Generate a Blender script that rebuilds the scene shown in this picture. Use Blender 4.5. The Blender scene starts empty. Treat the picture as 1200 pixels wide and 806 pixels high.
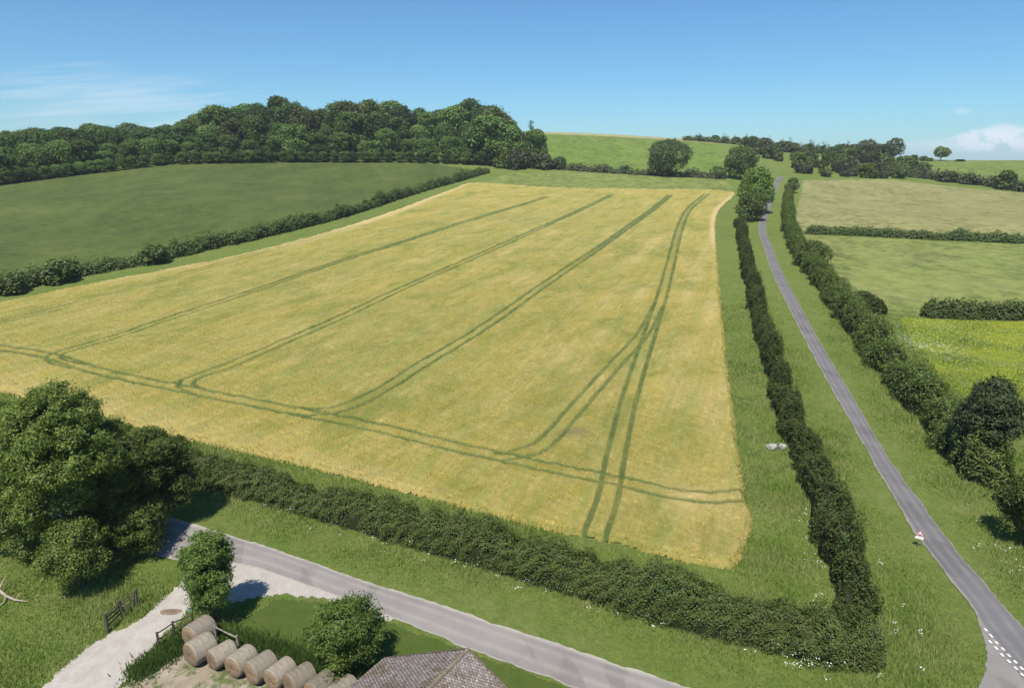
import bpy, math, random
import numpy as np
from mathutils import Vector
rng = np.random.default_rng(7); random.seed(7)
C = bpy.context.scene.collection
R = math.radians
# ------------------------------------------------------------------ camera model (photo is 1200 x 806)
HC, TH, F = 27.0, R(14.9), 800.0
cT, sT = math.cos(TH), math.sin(TH)
def ray(px, py):
    a, b = px-600.0, 403.0-py
    return np.array([a, F*cT+b*sT, -F*sT+b*cT])
def azd(px, py, D):
    """world point at horizontal distance D along the ray"""
    r = ray(px, py); h = math.hypot(r[0], r[1]); t = D/h
    return np.array([r[0]*t, r[1]*t, HC+r[2]*t])
# ------------------------------------------------------------------ terrain (thin plate spline over control points)
G1 = np.array([math.sin(R(20)), math.cos(R(20))])*0.051 + np.array([-math.cos(R(20)), math.sin(R(20))])*0.015
def plane(x, y): return G1[0]*x+G1[1]*y
cps = []
for D in (0.1, 25, 50, 90, 140, 200, 255):
    for az in ((0,) if D < 1 else (-58, -40, -20, -4, 8, 20, 32, 46, 60)):
        if D >= 200 and az < -10: continue
        x, y = D*math.sin(R(az)), D*math.cos(R(az)); cps.append((x, y, plane(x, y)))
for az in (100, 140, 180, 220, 260):
    for D in (60, 300):
        x, y = D*math.sin(R(az)), D*math.cos(R(az)); cps.append((x, y, plane(x, y)*0.5))
for px, py, D in [(-300,245,270),(0,218,300),(100,205,310),(200,194,320),(330,191,330),(480,191,335),(570,198,335),(640,199,345),(750,204,335),(850,209,330),
    (-300,262,190),(0,270,200),(200,240,215),
    (-250,215,420),(0,185,420),(200,170,430),(400,165,440),(560,163,430),
    (640,155,500),(720,158,510),(800,163,525),(870,168,540),(930,174,560),(1000,180,570),(1060,186,590),(1200,188,600),(1400,190,600),
    (700,176,420),(800,182,425),(915,205,372),(905,222,320),(880,190,420),(960,193,440),
    (945,210,365),(1040,210,395),(1200,226,380),(1400,240,360),(1100,199,470),(1200,203,480),
    (1100,270,205),(1300,280,205),(300,168,600),(640,172,640),(900,182,680),(1200,196,700),(-300,200,600)]:
    cps.append(tuple(azd(px, py, D)))
cps = np.array(cps); S = 100.0
P2 = cps[:, :2]/S
def K(r2): return 0.5*r2*np.log(r2+1e-12)
n = len(P2)
A = np.zeros((n+3, n+3))
A[:n, :n] = K(((P2[:, None]-P2[None])**2).sum(-1)) + np.eye(n)*0.004
A[:n, n] = 1; A[:n, n+1:] = P2; A[n, :n] = 1; A[n+1:, :n] = P2.T
W = np.linalg.solve(A, np.concatenate([cps[:, 2], np.zeros(3)]))
def zt(x, y):
    x = np.atleast_1d(np.asarray(x, float)); y = np.atleast_1d(np.asarray(y, float))
    sh = x.shape; x = x.ravel(); y = y.ravel(); out = np.empty_like(x)
    for i in range(0, len(x), 40000):
        q = np.stack([x[i:i+40000], y[i:i+40000]], 1)/S
        r2 = ((q[:, None]-P2[None])**2).sum(-1)
        out[i:i+40000] = K(r2)@W[:n] + W[n] + q@W[n+1:]
    D = np.hypot(x, y)
    t = np.clip((D-640)/500, 0, 1); t = t*t*(3-2*t)
    ang = np.arctan2(x, y)
    far = -6+6*np.sin(ang*5+1)*np.sin(D/420.0)+np.clip((D-1500)/3000, 0, 1)*14
    return (out*(1-t)+far*t).reshape(sh)
def z1(x, y): return float(zt(x, y)[0])
_Ds = np.geomspace(8, 3500, 900)
def PX(px, py):
    r = ray(px, py); h = math.hypot(r[0], r[1]); t = _Ds/h
    d = HC+r[2]*t-zt(r[0]*t, r[1]*t)
    k = np.where(d < 0)[0]
    if len(k) == 0: k = len(_Ds)-1; T = t[k]
    else:
        k = k[0]
        if k == 0: T = t[0]
        else: T = t[k-1]+(t[k]-t[k-1])*d[k-1]/(d[k-1]-d[k])
    x, y = r[0]*T, r[1]*T
    return np.array([x, y, z1(x, y)])
def PXL(pts): return np.array([PX(*p)[:2] for p in pts])
def topz(P, py):
    """world height at P's distance that projects to image row py"""
    D = math.hypot(P[0], P[1]); b = 403.0-py
    # approximate using the ray in P's azimuth
    Y = P[1]
    # solve  py: cam up / cam fwd = b/F with z unknown
    # up = dz*cT + Y*sT ; fwd = Y*cT - dz*sT
    return HC + (b/F*Y*cT - Y*sT)/(cT + b/F*sT)
def pxm(P):  # pixels per metre at P
    return F/(P[1]*cT-(P[2]-HC)*sT)
# ------------------------------------------------------------------ mesh helpers
class MB:
    def __init__(s): s.v = []; s.f = []; s.n = 0; s.at = {}
    def add(s, v, f, m=0):
        v = np.asarray(v, float).reshape(-1, 3); f = np.asarray(f, int)
        s.v.append(v); s.f.append((f+s.n, m)); s.n += len(v); return s
    def build(s, name, mats, parent=None, smooth=False, attrs=None, loc=None):
        me = bpy.data.meshes.new(name)
        v = np.concatenate(s.v)
        if loc is not None: v = v-np.asarray(loc)[None]
        me.vertices.add(len(v)); me.vertices.foreach_set('co', v.astype(np.float32).ravel())
        ls = np.concatenate([f.ravel() for f, m in s.f]); tot = np.concatenate([np.full(len(f), f.shape[1]) for f, m in s.f])
        mi = np.concatenate([np.full(len(f), m) for f, m in s.f])
        me.loops.add(len(ls)); me.loops.foreach_set('vertex_index', ls.astype(np.int32))
        me.polygons.add(len(tot)); st = np.concatenate([[0], np.cumsum(tot)[:-1]])
        me.polygons.foreach_set('loop_start', st.astype(np.int32)); me.polygons.foreach_set('loop_total', tot.astype(np.int32))
        if not isinstance(mats, (list, tuple)): mats = [mats]
        for m in mats: me.materials.append(m)
        me.polygons.foreach_set('material_index', mi.astype(np.int32))
        if smooth: me.polygons.foreach_set('use_smooth', np.ones(len(tot), bool))
        me.update(calc_edges=True)
        for k, a in (attrs or {}).items():
            t = me.attributes.new(k, 'FLOAT', 'POINT'); t.data.foreach_set('value', np.asarray(a, np.float32))
        o = bpy.data.objects.new(name, me); C.objects.link(o)
        if parent is not None: o.parent = parent
        if loc is not None: o.location = loc
        return o
    # shapes
    def box(s, c, d, rz=0, m=0, rx=0):
        x, y, z = np.array(d)/2
        v = np.array([(i*x, j*y, k*z) for i in (-1, 1) for j in (-1, 1) for k in (-1, 1)])
        if rx: v = v@np.array([[1, 0, 0], [0, math.cos(rx), math.sin(rx)], [0, -math.sin(rx), math.cos(rx)]])
        if rz: v = v@np.array([[math.cos(rz), math.sin(rz), 0], [-math.sin(rz), math.cos(rz), 0], [0, 0, 1]])
        return s.add(v+np.array(c), [(0, 1, 3, 2), (4, 6, 7, 5), (0, 4, 5, 1), (2, 3, 7, 6), (0, 2, 6, 4), (1, 5, 7, 3)], m)
    def tube(s, pts, rad, seg=7, m=0, cap=True):
        pts = np.asarray(pts, float); k = len(pts); rad = np.broadcast_to(rad, (k,))
        vs = []
        for i in range(k):
            d = pts[min(i+1, k-1)]-pts[max(i-1, 0)]; d = d/(np.linalg.norm(d)+1e-9)
            u = np.cross(d, (0, 0, 1) if abs(d[2]) < .9 else (1, 0, 0)); u /= np.linalg.norm(u); w = np.cross(d, u)
            a = np.arange(seg)/seg*2*math.pi
            vs.append(pts[i]+rad[i]*(np.cos(a)[:, None]*u+np.sin(a)[:, None]*w))
        f = [(i*seg+j, i*seg+(j+1) % seg, (i+1)*seg+(j+1) % seg, (i+1)*seg+j) for i in range(k-1) for j in range(seg)]
        base = s.n; s.add(np.concatenate(vs), f, m)
        if cap:
            vv = np.concatenate(vs)
            s.add(vv[:seg], [tuple(range(seg))[::-1]], m); s.add(vv[-seg:], [tuple(range(seg))], m)
        return s
def inpoly(x, y, poly):
    r = np.zeros(x.shape, bool); j = len(poly)-1
    for i in range(len(poly)):
        xi, yi = poly[i]; xj, yj = poly[j]
        c = ((yi > y) != (yj > y)) & (x < (xj-xi)*(y-yi)/((yj-yi) or 1e-12)+xi); r ^= c; j = i
    return r
def pdist(x, y, line, closed=False, want_s=False):
    d = np.full(x.shape, 1e9); s0 = 0; ss = np.zeros(x.shape)
    L = len(line)
    for i in range(L if closed else L-1):
        a = line[i]; b = line[(i+1) % L]; ab = b-a; l2 = ab@ab+1e-12
        t = np.clip(((x-a[0])*ab[0]+(y-a[1])*ab[1])/l2, 0, 1)
        q = np.hypot(x-a[0]-t*ab[0], y-a[1]-t*ab[1])
        if want_s: ss = np.where(q < d, s0+t*math.sqrt(l2), ss)
        d = np.minimum(d, q); s0 += math.sqrt(l2)
    return (d, ss) if want_s else d
def smooth_line(p, k=8):
    p = np.asarray(p, float); q = np.concatenate([[2*p[0]-p[1]], p, [2*p[-1]-p[-2]]]); o = []
    for i in range(1, len(q)-2):
        a, b, c, d = q[i-1:i+3]
        for t in np.arange(k)/k:
            o.append(.5*((2*b)+(c-a)*t+(2*a-5*b+4*c-d)*t*t+(3*b-a-3*c+d)*t**3))
    o.append(p[-1]); return np.array(o)
def resample(p, step):
    p = np.asarray(p, float); d = np.concatenate([[0], np.cumsum(np.linalg.norm(np.diff(p, axis=0), axis=1))])
    k = max(2, int(d[-1]/step)+1); s = np.linspace(0, d[-1], k)
    return np.stack([np.interp(s, d, p[:, i]) for i in range(p.shape[1])], 1)
_ph = rng.uniform(0, 6.28, (64, 3))
def sn(x, y, sc, o=0, oc=6):
    """cheap smooth noise in about -1..1"""
    r = 0
    for i in range(oc):
        a = _ph[(o*7+i) % 64]
        r = r+np.sin((x*math.cos(a[0])+y*math.sin(a[0]))*sc*(.7+.25*i)+a[1])
    return r/oc**.5*.8
def grid_faces(nr, nc):
    i = np.arange((nr-1)*(nc-1)); r = i//(nc-1); c = i % (nc-1); a = r*nc+c
    return np.stack([a, a+1, a+nc+1, a+nc], 1)
def tag(o, label=None, cat=None, group=None, kind=None):
    if label: o['label'] = label
    if cat: o['category'] = cat
    if group: o['group'] = group
    if kind: o['kind'] = kind
    return o
def empty(name, loc, label, cat, group=None, rz=0):
    o = bpy.data.objects.new(name, None); C.objects.link(o); o.location = loc; o.rotation_euler = (0, 0, rz); o.empty_display_size = .3
    return tag(o, label, cat, group)
# ------------------------------------------------------------------ materials
class NT:
    def __init__(s, name, rough=.85, spec=.25):
        s.m = bpy.data.materials.new(name); s.m.use_nodes = True; s.t = s.m.node_tree; s.b = s.t.nodes['Principled BSDF']
        s.b.inputs['Roughness'].default_value = rough; s.b.inputs['Specular IOR Level'].default_value = spec
    def new(s, ty, **kw):
        n = s.t.nodes.new(ty)
        for k, v in kw.items(): setattr(n, k, v)
        return n
    def ln(s, a, b): s.t.links.new(a, b)
    def pos(s, scale=(1, 1, 1), rz=0, obj=False):
        if obj: src = s.new('ShaderNodeTexCoord').outputs['Object']
        else: src = s.new('ShaderNodeNewGeometry').outputs['Position']
        mp = s.new('ShaderNodeMapping'); mp.inputs['Scale'].default_value = scale
        if rz:
            m0 = s.new('ShaderNodeMapping'); m0.inputs['Rotation'].default_value = (0, 0, rz); s.ln(src, m0.inputs[0]); src = m0.outputs[0]
        s.ln(src, mp.inputs[0]); return mp.outputs[0]
    def noise(s, vec, sc, det=4, rough=.6, lo=.35, hi=.65, dist=0):
        n = s.new('ShaderNodeTexNoise'); n.inputs['Scale'].default_value = sc; n.inputs['Detail'].default_value = det; n.inputs['Roughness'].default_value = rough
        n.inputs['Distortion'].default_value = dist
        s.ln(vec, n.inputs['Vector'])
        r = s.new('ShaderNodeMapRange'); r.inputs[1].default_value = lo; r.inputs[2].default_value = hi; s.ln(n.outputs[0], r.inputs[0]); return r.outputs[0]
    def mix(s, f, a, b, mode='MIX'):
        n = s.new('ShaderNodeMix', data_type='RGBA', blend_type=mode)
        for sock, val in ((n.inputs[0], f), (n.inputs[6], a), (n.inputs[7], b)):
            if hasattr(val, 'links'): s.ln(val, sock)
            elif isinstance(val, (int, float)): sock.default_value = val
            else: sock.default_value = (*val, 1)
        return n.outputs[2]
    def mul(s, a, b, op='MULTIPLY'):
        n = s.new('ShaderNodeMath', operation=op)
        for i, v in enumerate((a, b)):
            if hasattr(v, 'links'): s.ln(v, n.inputs[i])
            else: n.inputs[i].default_value = v
        return n.outputs[0]
    def attr(s, name): 
        n = s.new('ShaderNodeAttribute'); n.attribute_name = name; return n.outputs['Fac']
    def bump(s, h, st=.5, dist=.1):
        b = s.new('ShaderNodeBump'); b.inputs['Strength'].default_value = st; b.inputs['Distance'].default_value = dist
        s.ln(h, b.inputs['Height']); s.ln(b.outputs[0], s.b.inputs['Normal'])
    def out(s, col):
        if hasattr(col, 'links'): s.ln(col, s.b.inputs['Base Color'])
        else: s.b.inputs['Base Color'].default_value = (*col, 1)
        return s.m
def sc3(c, k): return tuple(x*k for x in c)
def m_plain(name, col, rough=.7, var=.25, scale=6, spec=.3, metal=0):
    n = NT(name, rough, spec); v = n.pos(obj=True); n.b.inputs['Metallic'].default_value = metal
    f = n.noise(v, scale, 5); return n.out(n.mix(f, sc3(col, 1-var), sc3(col, 1+var)))
def m_grass(name, c1, c2, c3, big=.03, mid=.25, fine=3.0, stretch=(1, 1, 1), rz=0, c4=None, bump=.6, finev=.6, con=.14):
    n = NT(name, .9, .12); v = n.pos(stretch, rz); v0 = n.pos()
    a = n.noise(v, big, 4, .6, .38, .62, .6); b = n.noise(v, mid, 5, .65, .36, .64); f = n.noise(v0, fine, 6, .8, .5-con, .5+con); g = n.noise(v, fine*.3, 6, .8, .5-con*.75, .5+con*.75)
    c = n.mix(a, c1, c2); c = n.mix(n.mul(b, .55), c, c3)
    if c4: c = n.mix(n.mul(n.noise(v0, mid*.4, 5, .7, .55, .7), .7), c, c4)
    c = n.mix(n.mul(g, finev), c, sc3(c1, .62)); c = n.mix(n.mul(f, finev), c, sc3(c2, 1.35))
    n.bump(f, bump, .15); return n.out(c)
def m_leaf(name, c1, c2, c3=None, transl=.25, rough=.55, spec=.3, big=.5):
    n = NT(name, rough, spec); g = n.new('ShaderNodeNewGeometry'); ri = g.outputs['Random Per Island']
    c = n.mix(ri, c1, c2)
    f = n.noise(n.pos(), big, 3, .6, .38, .62); c = n.mix(n.mul(f, .6), c, c3 or sc3(c1, .7)); c = n.mix(n.mul(n.noise(n.pos(), big*2.6, 4, .7, .54, .66), .5), c, sc3(c2, 1.3))
    oi = n.new('ShaderNodeObjectInfo'); hv = n.new('ShaderNodeHueSaturation')
    r = n.new('ShaderNodeMapRange'); r.inputs[3].default_value = .68; r.inputs[4].default_value = 1.34; n.ln(oi.outputs['Random'], r.inputs[0]); n.ln(r.outputs[0], hv.inputs['Value'])
    n.ln(c, hv.inputs['Color']); c = hv.outputs[0]
    n.out(c)
    tr = n.new('ShaderNodeBsdfTranslucent'); n.ln(n.mix(1.0, c, (1.25, 1.35, .7), 'MULTIPLY'), tr.inputs[0])
    mx = n.new('ShaderNodeMixShader'); mx.inputs[0].default_value = transl
    n.ln(n.b.outputs[0], mx.inputs[1]); n.ln(tr.outputs[0], mx.inputs[2]); n.ln(mx.outputs[0], n.t.nodes['Material Output'].inputs[0])
    return n.m
M = {}
M['ground'] = m_grass('rough_grass', (.085, .135, .023), (.13, .172, .036), (.21, .2, .08), .05, .35, 3.5)
M['pasture'] = m_grass('pasture_grass', (.046, .072, .017), (.068, .095, .022), (.1, .115, .034), .03, .07, .34, (1.0, .45, 1), c4=(.14, .145, .05), bump=.3, finev=.5, con=.1)
M['hill'] = m_grass('hill_grass', (.085, .14, .024), (.12, .168, .032), (.145, .17, .05), .02, .07, .34, (1.0, .45, 1), bump=.3, finev=.75, con=.075)
M['crest'] = m_grass('dry_hill_grass', (.24, .23, .10), (.27, .25, .12), (.2, .21, .08), .02, .07, .34, bump=.3, finev=.75, con=.075)
M['strip'] = m_grass('margin_grass', (.11, .145, .036), (.15, .175, .046), (.19, .19, .065), .03, .07, .34, bump=.3, finev=.75, con=.075)
M['meadow'] = m_grass('dry_meadow', (.165, .175, .06), (.205, .195, .078), (.26, .225, .115), .02, .07, .34, (1.0, .45, 1), c4=(.1, .13, .05), bump=.3, finev=.75, con=.075)
M['meadow2'] = m_grass('mixed_meadow', (.12, .155, .038), (.16, .178, .05), (.22, .185, .085), .03, .07, .34, (1.0, .45, 1), c4=(.23, .2, .11), bump=.3, finev=.75, con=.075)
M['rape'] = m_grass('yellow_field', (.165, .215, .02), (.225, .245, .022), (.14, .19, .03), .06, .3, 2.0, c4=(.11, .16, .06))
M['lawn'] = m_grass('mown_lawn', (.046, .078, .013), (.06, .09, .016), (.085, .1, .025), .15, .7, 6, bump=.25, finev=.35)
M['plateau'] = m_grass('plateau_grass', (.1, .15, .03), (.13, .17, .038), (.19, .18, .075), .015, .07, .34, (1.0, .45, 1), bump=.3, finev=.75, con=.075)
def m_crop():
    n = NT('ripening_wheat', .85, .15)
    v0 = n.pos(); vs = n.pos((.45, .035, 1), R(20)); vd = n.pos((.35, .09, 1), R(20))
    a = n.noise(v0, .022, 6, .7, .36, .6, .8); b = n.noise(vs, 1.0, 6, .7, .44, .6); f = n.noise(v0, 2.6, 7, .85, .4, .6); g = n.noise(v0, .42, 6, .8, .4, .6); h = n.noise(v0, 9, 3, .7, .35, .65)
    d = n.noise(vd, .55, 5, .7, .5, .68)
    gold, green, straw = (.42, .33, .054), (.15, .178, .026), (.54, .42, .18)
    ga = n.mul(a, n.mul(1.0, n.mul(n.attr('ripe'), .75), 'SUBTRACT')); c = n.mix(ga, gold, green); c = n.mix(n.mul(n.mul(b, .85), n.mul(1.0, n.mul(n.attr('ripe'), .55), 'SUBTRACT')), c, green); c = n.mix(n.mul(g, .5), c, straw)
    c = n.mix(n.mul(d, .75), c, straw)
    dr = n.noise(n.pos((2.2, .02, 1), R(20)), 1.0, 2, .5, .38, .62); c = n.mix(n.mul(dr, .4), c, (.19, .2, .04)); c = n.mix(n.mul(f, .52), c, (.12, .13, .02)); c = n.mix(n.mul(h, .4), c, (.6, .45, .15))
    c = n.mix(n.mul(n.noise(n.pos((.9, .018, 1), R(20)), 1.0, 3, .6, .5, .66), .45), c, (.24, .29, .08))
    c = n.mix(n.mul(n.attr('pale'), .75), c, n.mix(g, (.56, .44, .2), (.42, .34, .12)))
    pg = n.noise(n.pos((.16, .05, 1), R(20)), 1.0, 6, .75, .5, .62, .5); c = n.mix(n.mul(pg, .6), c, (.16, .19, .035))
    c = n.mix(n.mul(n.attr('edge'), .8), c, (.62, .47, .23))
    c = n.mix(n.mul(n.attr('patch'), .8), c, (.2, .17, .09))
    c = n.mix(n.attr('tram'), c, n.mix(g, (.06, .1, .024), (.1, .14, .038)))
    n.bump(f, .6, .18); return n.out(c)
M['crop'] = m_crop()
def m_road(name, c1, c2, edge, ef=.8):
    n = NT(name, .85, .25); v = n.pos()
    a = n.noise(v, .3, 5, .65, .35, .65); f = n.noise(v, 14, 4, .7, .3, .7); ac = n.attr('across')
    c = n.mix(a, c1, c2); c = n.mix(n.mul(f, .35), c, sc3(c1, .75))
    # patched repairs
    c = n.mix(n.mul(n.noise(n.pos((1, .25, 1), R(-20)), .5, 3, .5, .56, .6), .5), c, sc3(c1, .7))
    rp = n.new('ShaderNodeValToRGB'); e = rp.color_ramp.elements
    e[0].position = 0; e[0].color = (1, 1, 1, 1); e[1].position = .13; e[1].color = (0, 0, 0, 1)
    for p, k in ((.2, 0), (.3, .3), (.42, 0), (.58, 0), (.7, .3), (.82, 0), (.95, 0), (1, 1)):
        x = e.new(p); x.color = (k, k, k, 1)
    n.ln(ac, rp.inputs[0]); w = n.mul(rp.outputs[0], n.noise(v, .9, 5, .7, .25, .55))
    c = n.mix(n.mul(w, ef), c, edge); n.bump(f, .15, .02); return n.out(c)
M['lane'] = m_road('lane_asphalt', (.125, .119, .122), (.158, .15, .153), (.3, .27, .2))
M['road'] = m_road('worn_asphalt', (.2, .182, .17), (.25, .23, .213), (.42, .38, .31))
def m_gravel(name, c1, c2, c3, spots=None):
    n = NT(name, .95, .1); v = n.pos()
    a = n.noise(v, .25, 5, .7, .35, .65); b = n.noise(v, 1.3, 6, .7, .35, .65); f = n.noise(v, 11, 5, .75, .3, .7)
    c = n.mix(a, c1, c2); c = n.mix(n.mul(b, .75), c, c3); c = n.mix(n.mul(f, .5), c, sc3(c1, .65))
    if spots: c = n.mix(n.mul(n.noise(v, .7, 6, .8, .47, .56), .9), c, n.mix(n.noise(v, 4, 4), spots, sc3(spots, .6)))
    n.bump(f, .3, .04); return n.out(c)
M['gravel'] = m_gravel('pale_chalk_gravel', (.4, .365, .325), (.47, .43, .385), (.31, .275, .23))
M['yard'] = m_gravel('trodden_yard', (.31, .26, .2), (.4, .35, .28), (.2, .155, .1), (.1, .13, .035))
M['mud'] = m_plain('brown_mud', (.2, .14, .1), .9, .3, 3)
M['white'] = m_plain('worn_white_paint', (.56, .56, .54), .7, .12, 12)
M['bark'] = m_plain('bark', (.11, .085, .06), .9, .4, 5, .1)
M['palebark'] = m_plain('pale_bark', (.3, .26, .2), .9, .35, 5, .1)
M['core'] = m_plain('hedge_shade_core', (.022, .028, .012), .95, .4, 3, .05)  # inner hedge shell, shade put into its dark colour
M['wood'] = m_plain('weathered_timber', (.22, .195, .165), .85, .35, 5, .15)
M['darkwood'] = m_plain('dark_old_timber', (.085, .075, .055), .9, .4, 5, .1)
# foliage
M['hedge'] = m_leaf('hawthorn_leaves', (0.0302, 0.0590, 0.0120), (0.1080, 0.1475, 0.0300), (0.0756, 0.0850, 0.0200))
M['hedge2'] = m_leaf('mixed_hedge_leaves', (0.0324, 0.0661, 0.0130), (0.1242, 0.1770, 0.0360), (0.1080, 0.1121, 0.0300))
M['hedgefar'] = m_leaf('far_hedge_leaves', (0.0486, 0.0826, 0.0220), (0.1080, 0.1510, 0.0400), (0.0756, 0.1003, 0.0280))
M['ash'] = m_leaf('dark_tree_leaves', (0.0403, 0.0759, 0.0150), (0.1904, 0.2415, 0.0450), (0.0840, 0.1207, 0.0240), .32, .55, .3, .4)
M['bright'] = m_leaf('fresh_tree_leaves', (0.0504, 0.0978, 0.0180), (0.1792, 0.2472, 0.0500), (0.0784, 0.1265, 0.0240), .35)
M['blue'] = m_leaf('dense_tree_leaves', (.034, .06, .022), (.125, .165, .06), (.05, .075, .028), .25, .6, .25)
WM = [m_leaf('wood_leaves_dark', (0.0391, 0.0739, 0.0200), (0.0943, 0.1478, 0.0360), None, .2, .6, .25, .15),
      m_leaf('wood_leaves_mid', (0.0529, 0.1003, 0.0220), (0.1207, 0.1874, 0.0420), None, .2, .6, .25, .15),
      m_leaf('wood_leaves_light', (0.0747, 0.1386, 0.0300), (0.1610, 0.2376, 0.0550), None, .2, .6, .25, .15),
      m_leaf('wood_leaves_bronze', (0.0633, 0.0871, 0.0240), (0.1265, 0.1558, 0.0420), None, .2, .6, .25, .15)]
M['scrub'] = m_leaf('scrub_leaves', (.04, .058, .022), (.09, .11, .04), (.07, .075, .035), .15)
M['blade'] = m_leaf('grass_blades', (.095, .16, .026), (.2, .27, .062), (.31, .3, .125), .38, .6, .2, .3)
M['blade_lawn'] = m_leaf('nettle_blades', (.045, .085, .018), (.1, .15, .035), None, .3, .6, .2, .6)
M['ear'] = m_leaf('wheat_ears', (.28, .24, .045), (.6, .45, .13), (.24, .24, .045), .35, .6, .2, .12)
M['flower'] = m_plain('white_umbels', (.75, .76, .68), .8, .1)
# ------------------------------------------------------------------ field outlines (digitised from the photograph, dropped onto the terrain)
CROP = smooth_line(PXL([(-260,405),(-120,380),(0,357),(100,336),(200,317),(300,296),(400,269),(458,250),(500,234),(530,223),(562,215),(655,221),(760,223),(852,225),(857,232),(843,245),(837,262),(839,300),(842,340),(849,420),(858,493),(864,538),(870,587),(876,608),(871,642),(858,660),(841,662),(801,656),(718,634),(640,620),(575,603),(500,582),(400,556),(300,533),(205,510),(100,484),(0,458),(-120,430),(-260,410)]), 4)
LANE_L = PXL([(912,207),(906,216),(900,230),(894,246),(889.5,262),(890,275),(895,290),(905,320),(919,350),(944,400),(971,450),(1000,500),(1028,550),(1057,600),(1076,630),(1092,652),(1134,706),(1148,731),(1175,765),(1210,808),(1262,870),(1350,960)])
LANE_R = PXL([(919,207),(913,216),(908,230),(902,246),(898,262),(899,275),(905,290),(917,320),(933,350),(960,400),(990,450),(1019,500),(1050,550),(1087,600),(1109,630),(1126,652),(1173,706),(1194,731),(1225,770),(1262,815),(1322,880),(1420,960)])
ROAD_U = PXL([(-160,505),(-60,530),(0,548),(100,577),(200,606),(285,632),(350,653),(425,680),(500,703),(550,720),(625,745),(700,770),(800,803),(880,828),(950,848)])
ROAD_D = PXL([(-160,552),(-60,577),(0,593),(100,622),(200,655),(285,662),(350,682),(425,710),(500,740),(550,761),(625,788),(700,816),(800,853),(880,883),(950,908)])
JUNC = PXL([(1147,729),(1156,765),(1152,790),(1143,808),(1115,832),(1060,848),(1000,853),(935,842),(940,912),(1060,940),(1200,955),(1330,960),(1262,870),(1210,808),(1175,765)])
DRIVE = smooth_line(PXL([(232,655),(212,681),(175,718),(125,743),(80,780),(45,808),(-60,900),(60,980),(140,808),(155,788),(187,751),(222,716),(228,705),(270,703),(322,699),(360,700),(400,708),(460,729),(430,706),(350,676),(285,654)]), 4)
YARD = PXL([(140,812),(156,790),(190,770),(222,762),(260,768),(300,778),(345,790),(400,806),(430,830),(420,990),(60,985)])
LAWN = PXL([(322,702),(350,702),(380,707),(440,725),(500,744),(550,763),(675,808),(760,842),(700,900),(560,850),(430,800),(380,782),(330,765),(285,748),(270,730),(300,715)])
HEDGE_N = smooth_line(PXL([(-140,470),(0,504),(100,531),(240,563),(300,578),(350,591),(400,606),(500,635),(600,664),(700,694),(800,725),(900,750),(1000,770),(1034,776)]), 6)
HEDGE_L = smooth_line(PXL([(1014,770),(1002,715),(985,655),(966,600),(950,560),(930,505),(910,445),(890,375),(876,315),(868,272),(865,262)]), 6)
HEDGE_R = smooth_line(PXL([(925,222),(923,240),(924,262),(932,288),(950,315),(975,347),(1003,385),(1030,420),(1060,455),(1092,492),(1120,523),(1150,555),(1178,577)]), 6)
HEDGE_W = smooth_line(PXL([(-200,390),(-100,368),(0,344),(60,329),(150,312),(200,302),(250,290),(300,279),(400,254),(480,228),(540,211),(572,202)]), 6)
HEDGE_M = smooth_line(PXL([(944,274),(1000,276),(1060,279),(1130,282),(1200,285),(1330,291)]), 4)
HEDGE_S = smooth_line(PXL([(1080,371),(1140,373),(1200,374),(1330,376)]), 4)
# ------------------------------------------------------------------ ground
def build_ground():
    az = np.concatenate([np.linspace(-180, -62, 60, False), np.linspace(-62, 62, 900, False), np.linspace(62, 180, 61)])*math.pi/180
    Ds = np.concatenate([[0.3, 3, 7, 11], np.geomspace(15, 800, 460), np.geomspace(830, 6500, 60)])
    Dg, Ag = np.meshgrid(Ds, az, indexing='ij'); X = Dg*np.sin(Ag); Y = Dg*np.cos(Ag)
    Z = zt(X, Y)
    mb = MB(); mb.add(np.stack([X, Y, Z], -1), grid_faces(len(Ds), len(az)))
    return mb.build('ground', M['ground'], smooth=True)
tag(build_ground(), kind='structure')
def patch(name, poly, mat, dz, da=.0016, ratio=1.005, wob=.4, wsc=.3, kind='structure', height=None, attrs=None, margin=0, soft=False):
    poly = np.asarray(poly)
    D = np.hypot(poly[:, 0], poly[:, 1]); A = np.arctan2(poly[:, 0], poly[:, 1])
    az = np.arange(A.min()-.02, A.max()+.02, da); k = int(math.log((D.max()*1.02)/(max(D.min()*.97-1, 4)))/math.log(ratio))+2
    Ds = max(D.min()*.97-1, 4)*ratio**np.arange(k)
    Dg, Ag = np.meshgrid(Ds, az, indexing='ij'); X = Dg*np.sin(Ag); Y = Dg*np.cos(Ag)
    wx = X+wob*sn(X, Y, wsc*6, 1)*.6+wob*.5*sn(X, Y, wsc*23, 2); wy = Y+wob*sn(X, Y, wsc*6, 3)*.6+wob*.5*sn(X, Y, wsc*23, 4)
    ins = inpoly(wx, wy, poly)
    if margin:
        sd = pdist(wx, wy, poly, True); sd = np.where(ins, sd, -sd); ins = sd > -margin
    else: sd = None
    fc = grid_faces(len(Ds), len(az)); I = ins.ravel()
    keep = I[fc].sum(1) >= (4 if margin else 3); fc = fc[keep]
    u, inv = np.unique(fc, return_inverse=True); fc = inv.reshape(fc.shape)
    x = X.ravel()[u]; y = Y.ravel()[u]; z = zt(x, y)+dz
    at = {}
    if height is not None: h, at = height(x, y, sd.ravel()[u]); z = z+h
    mb = MB(); mb.add(np.stack([x, y, z], 1), fc)
    o = mb.build(name, mat, smooth=True, attrs=at); tag(o, kind=kind); return o
patch('pasture', PXL([(-260,388),(-100,366),(0,342),(60,328),(150,311),(250,288),(300,277),(400,252),(480,226),(540,209),(565,200),(480,188),(330,188),(200,191),(100,202),(0,215),(-260,240)]), M['pasture'], .03, .002, 1.006)
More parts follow.
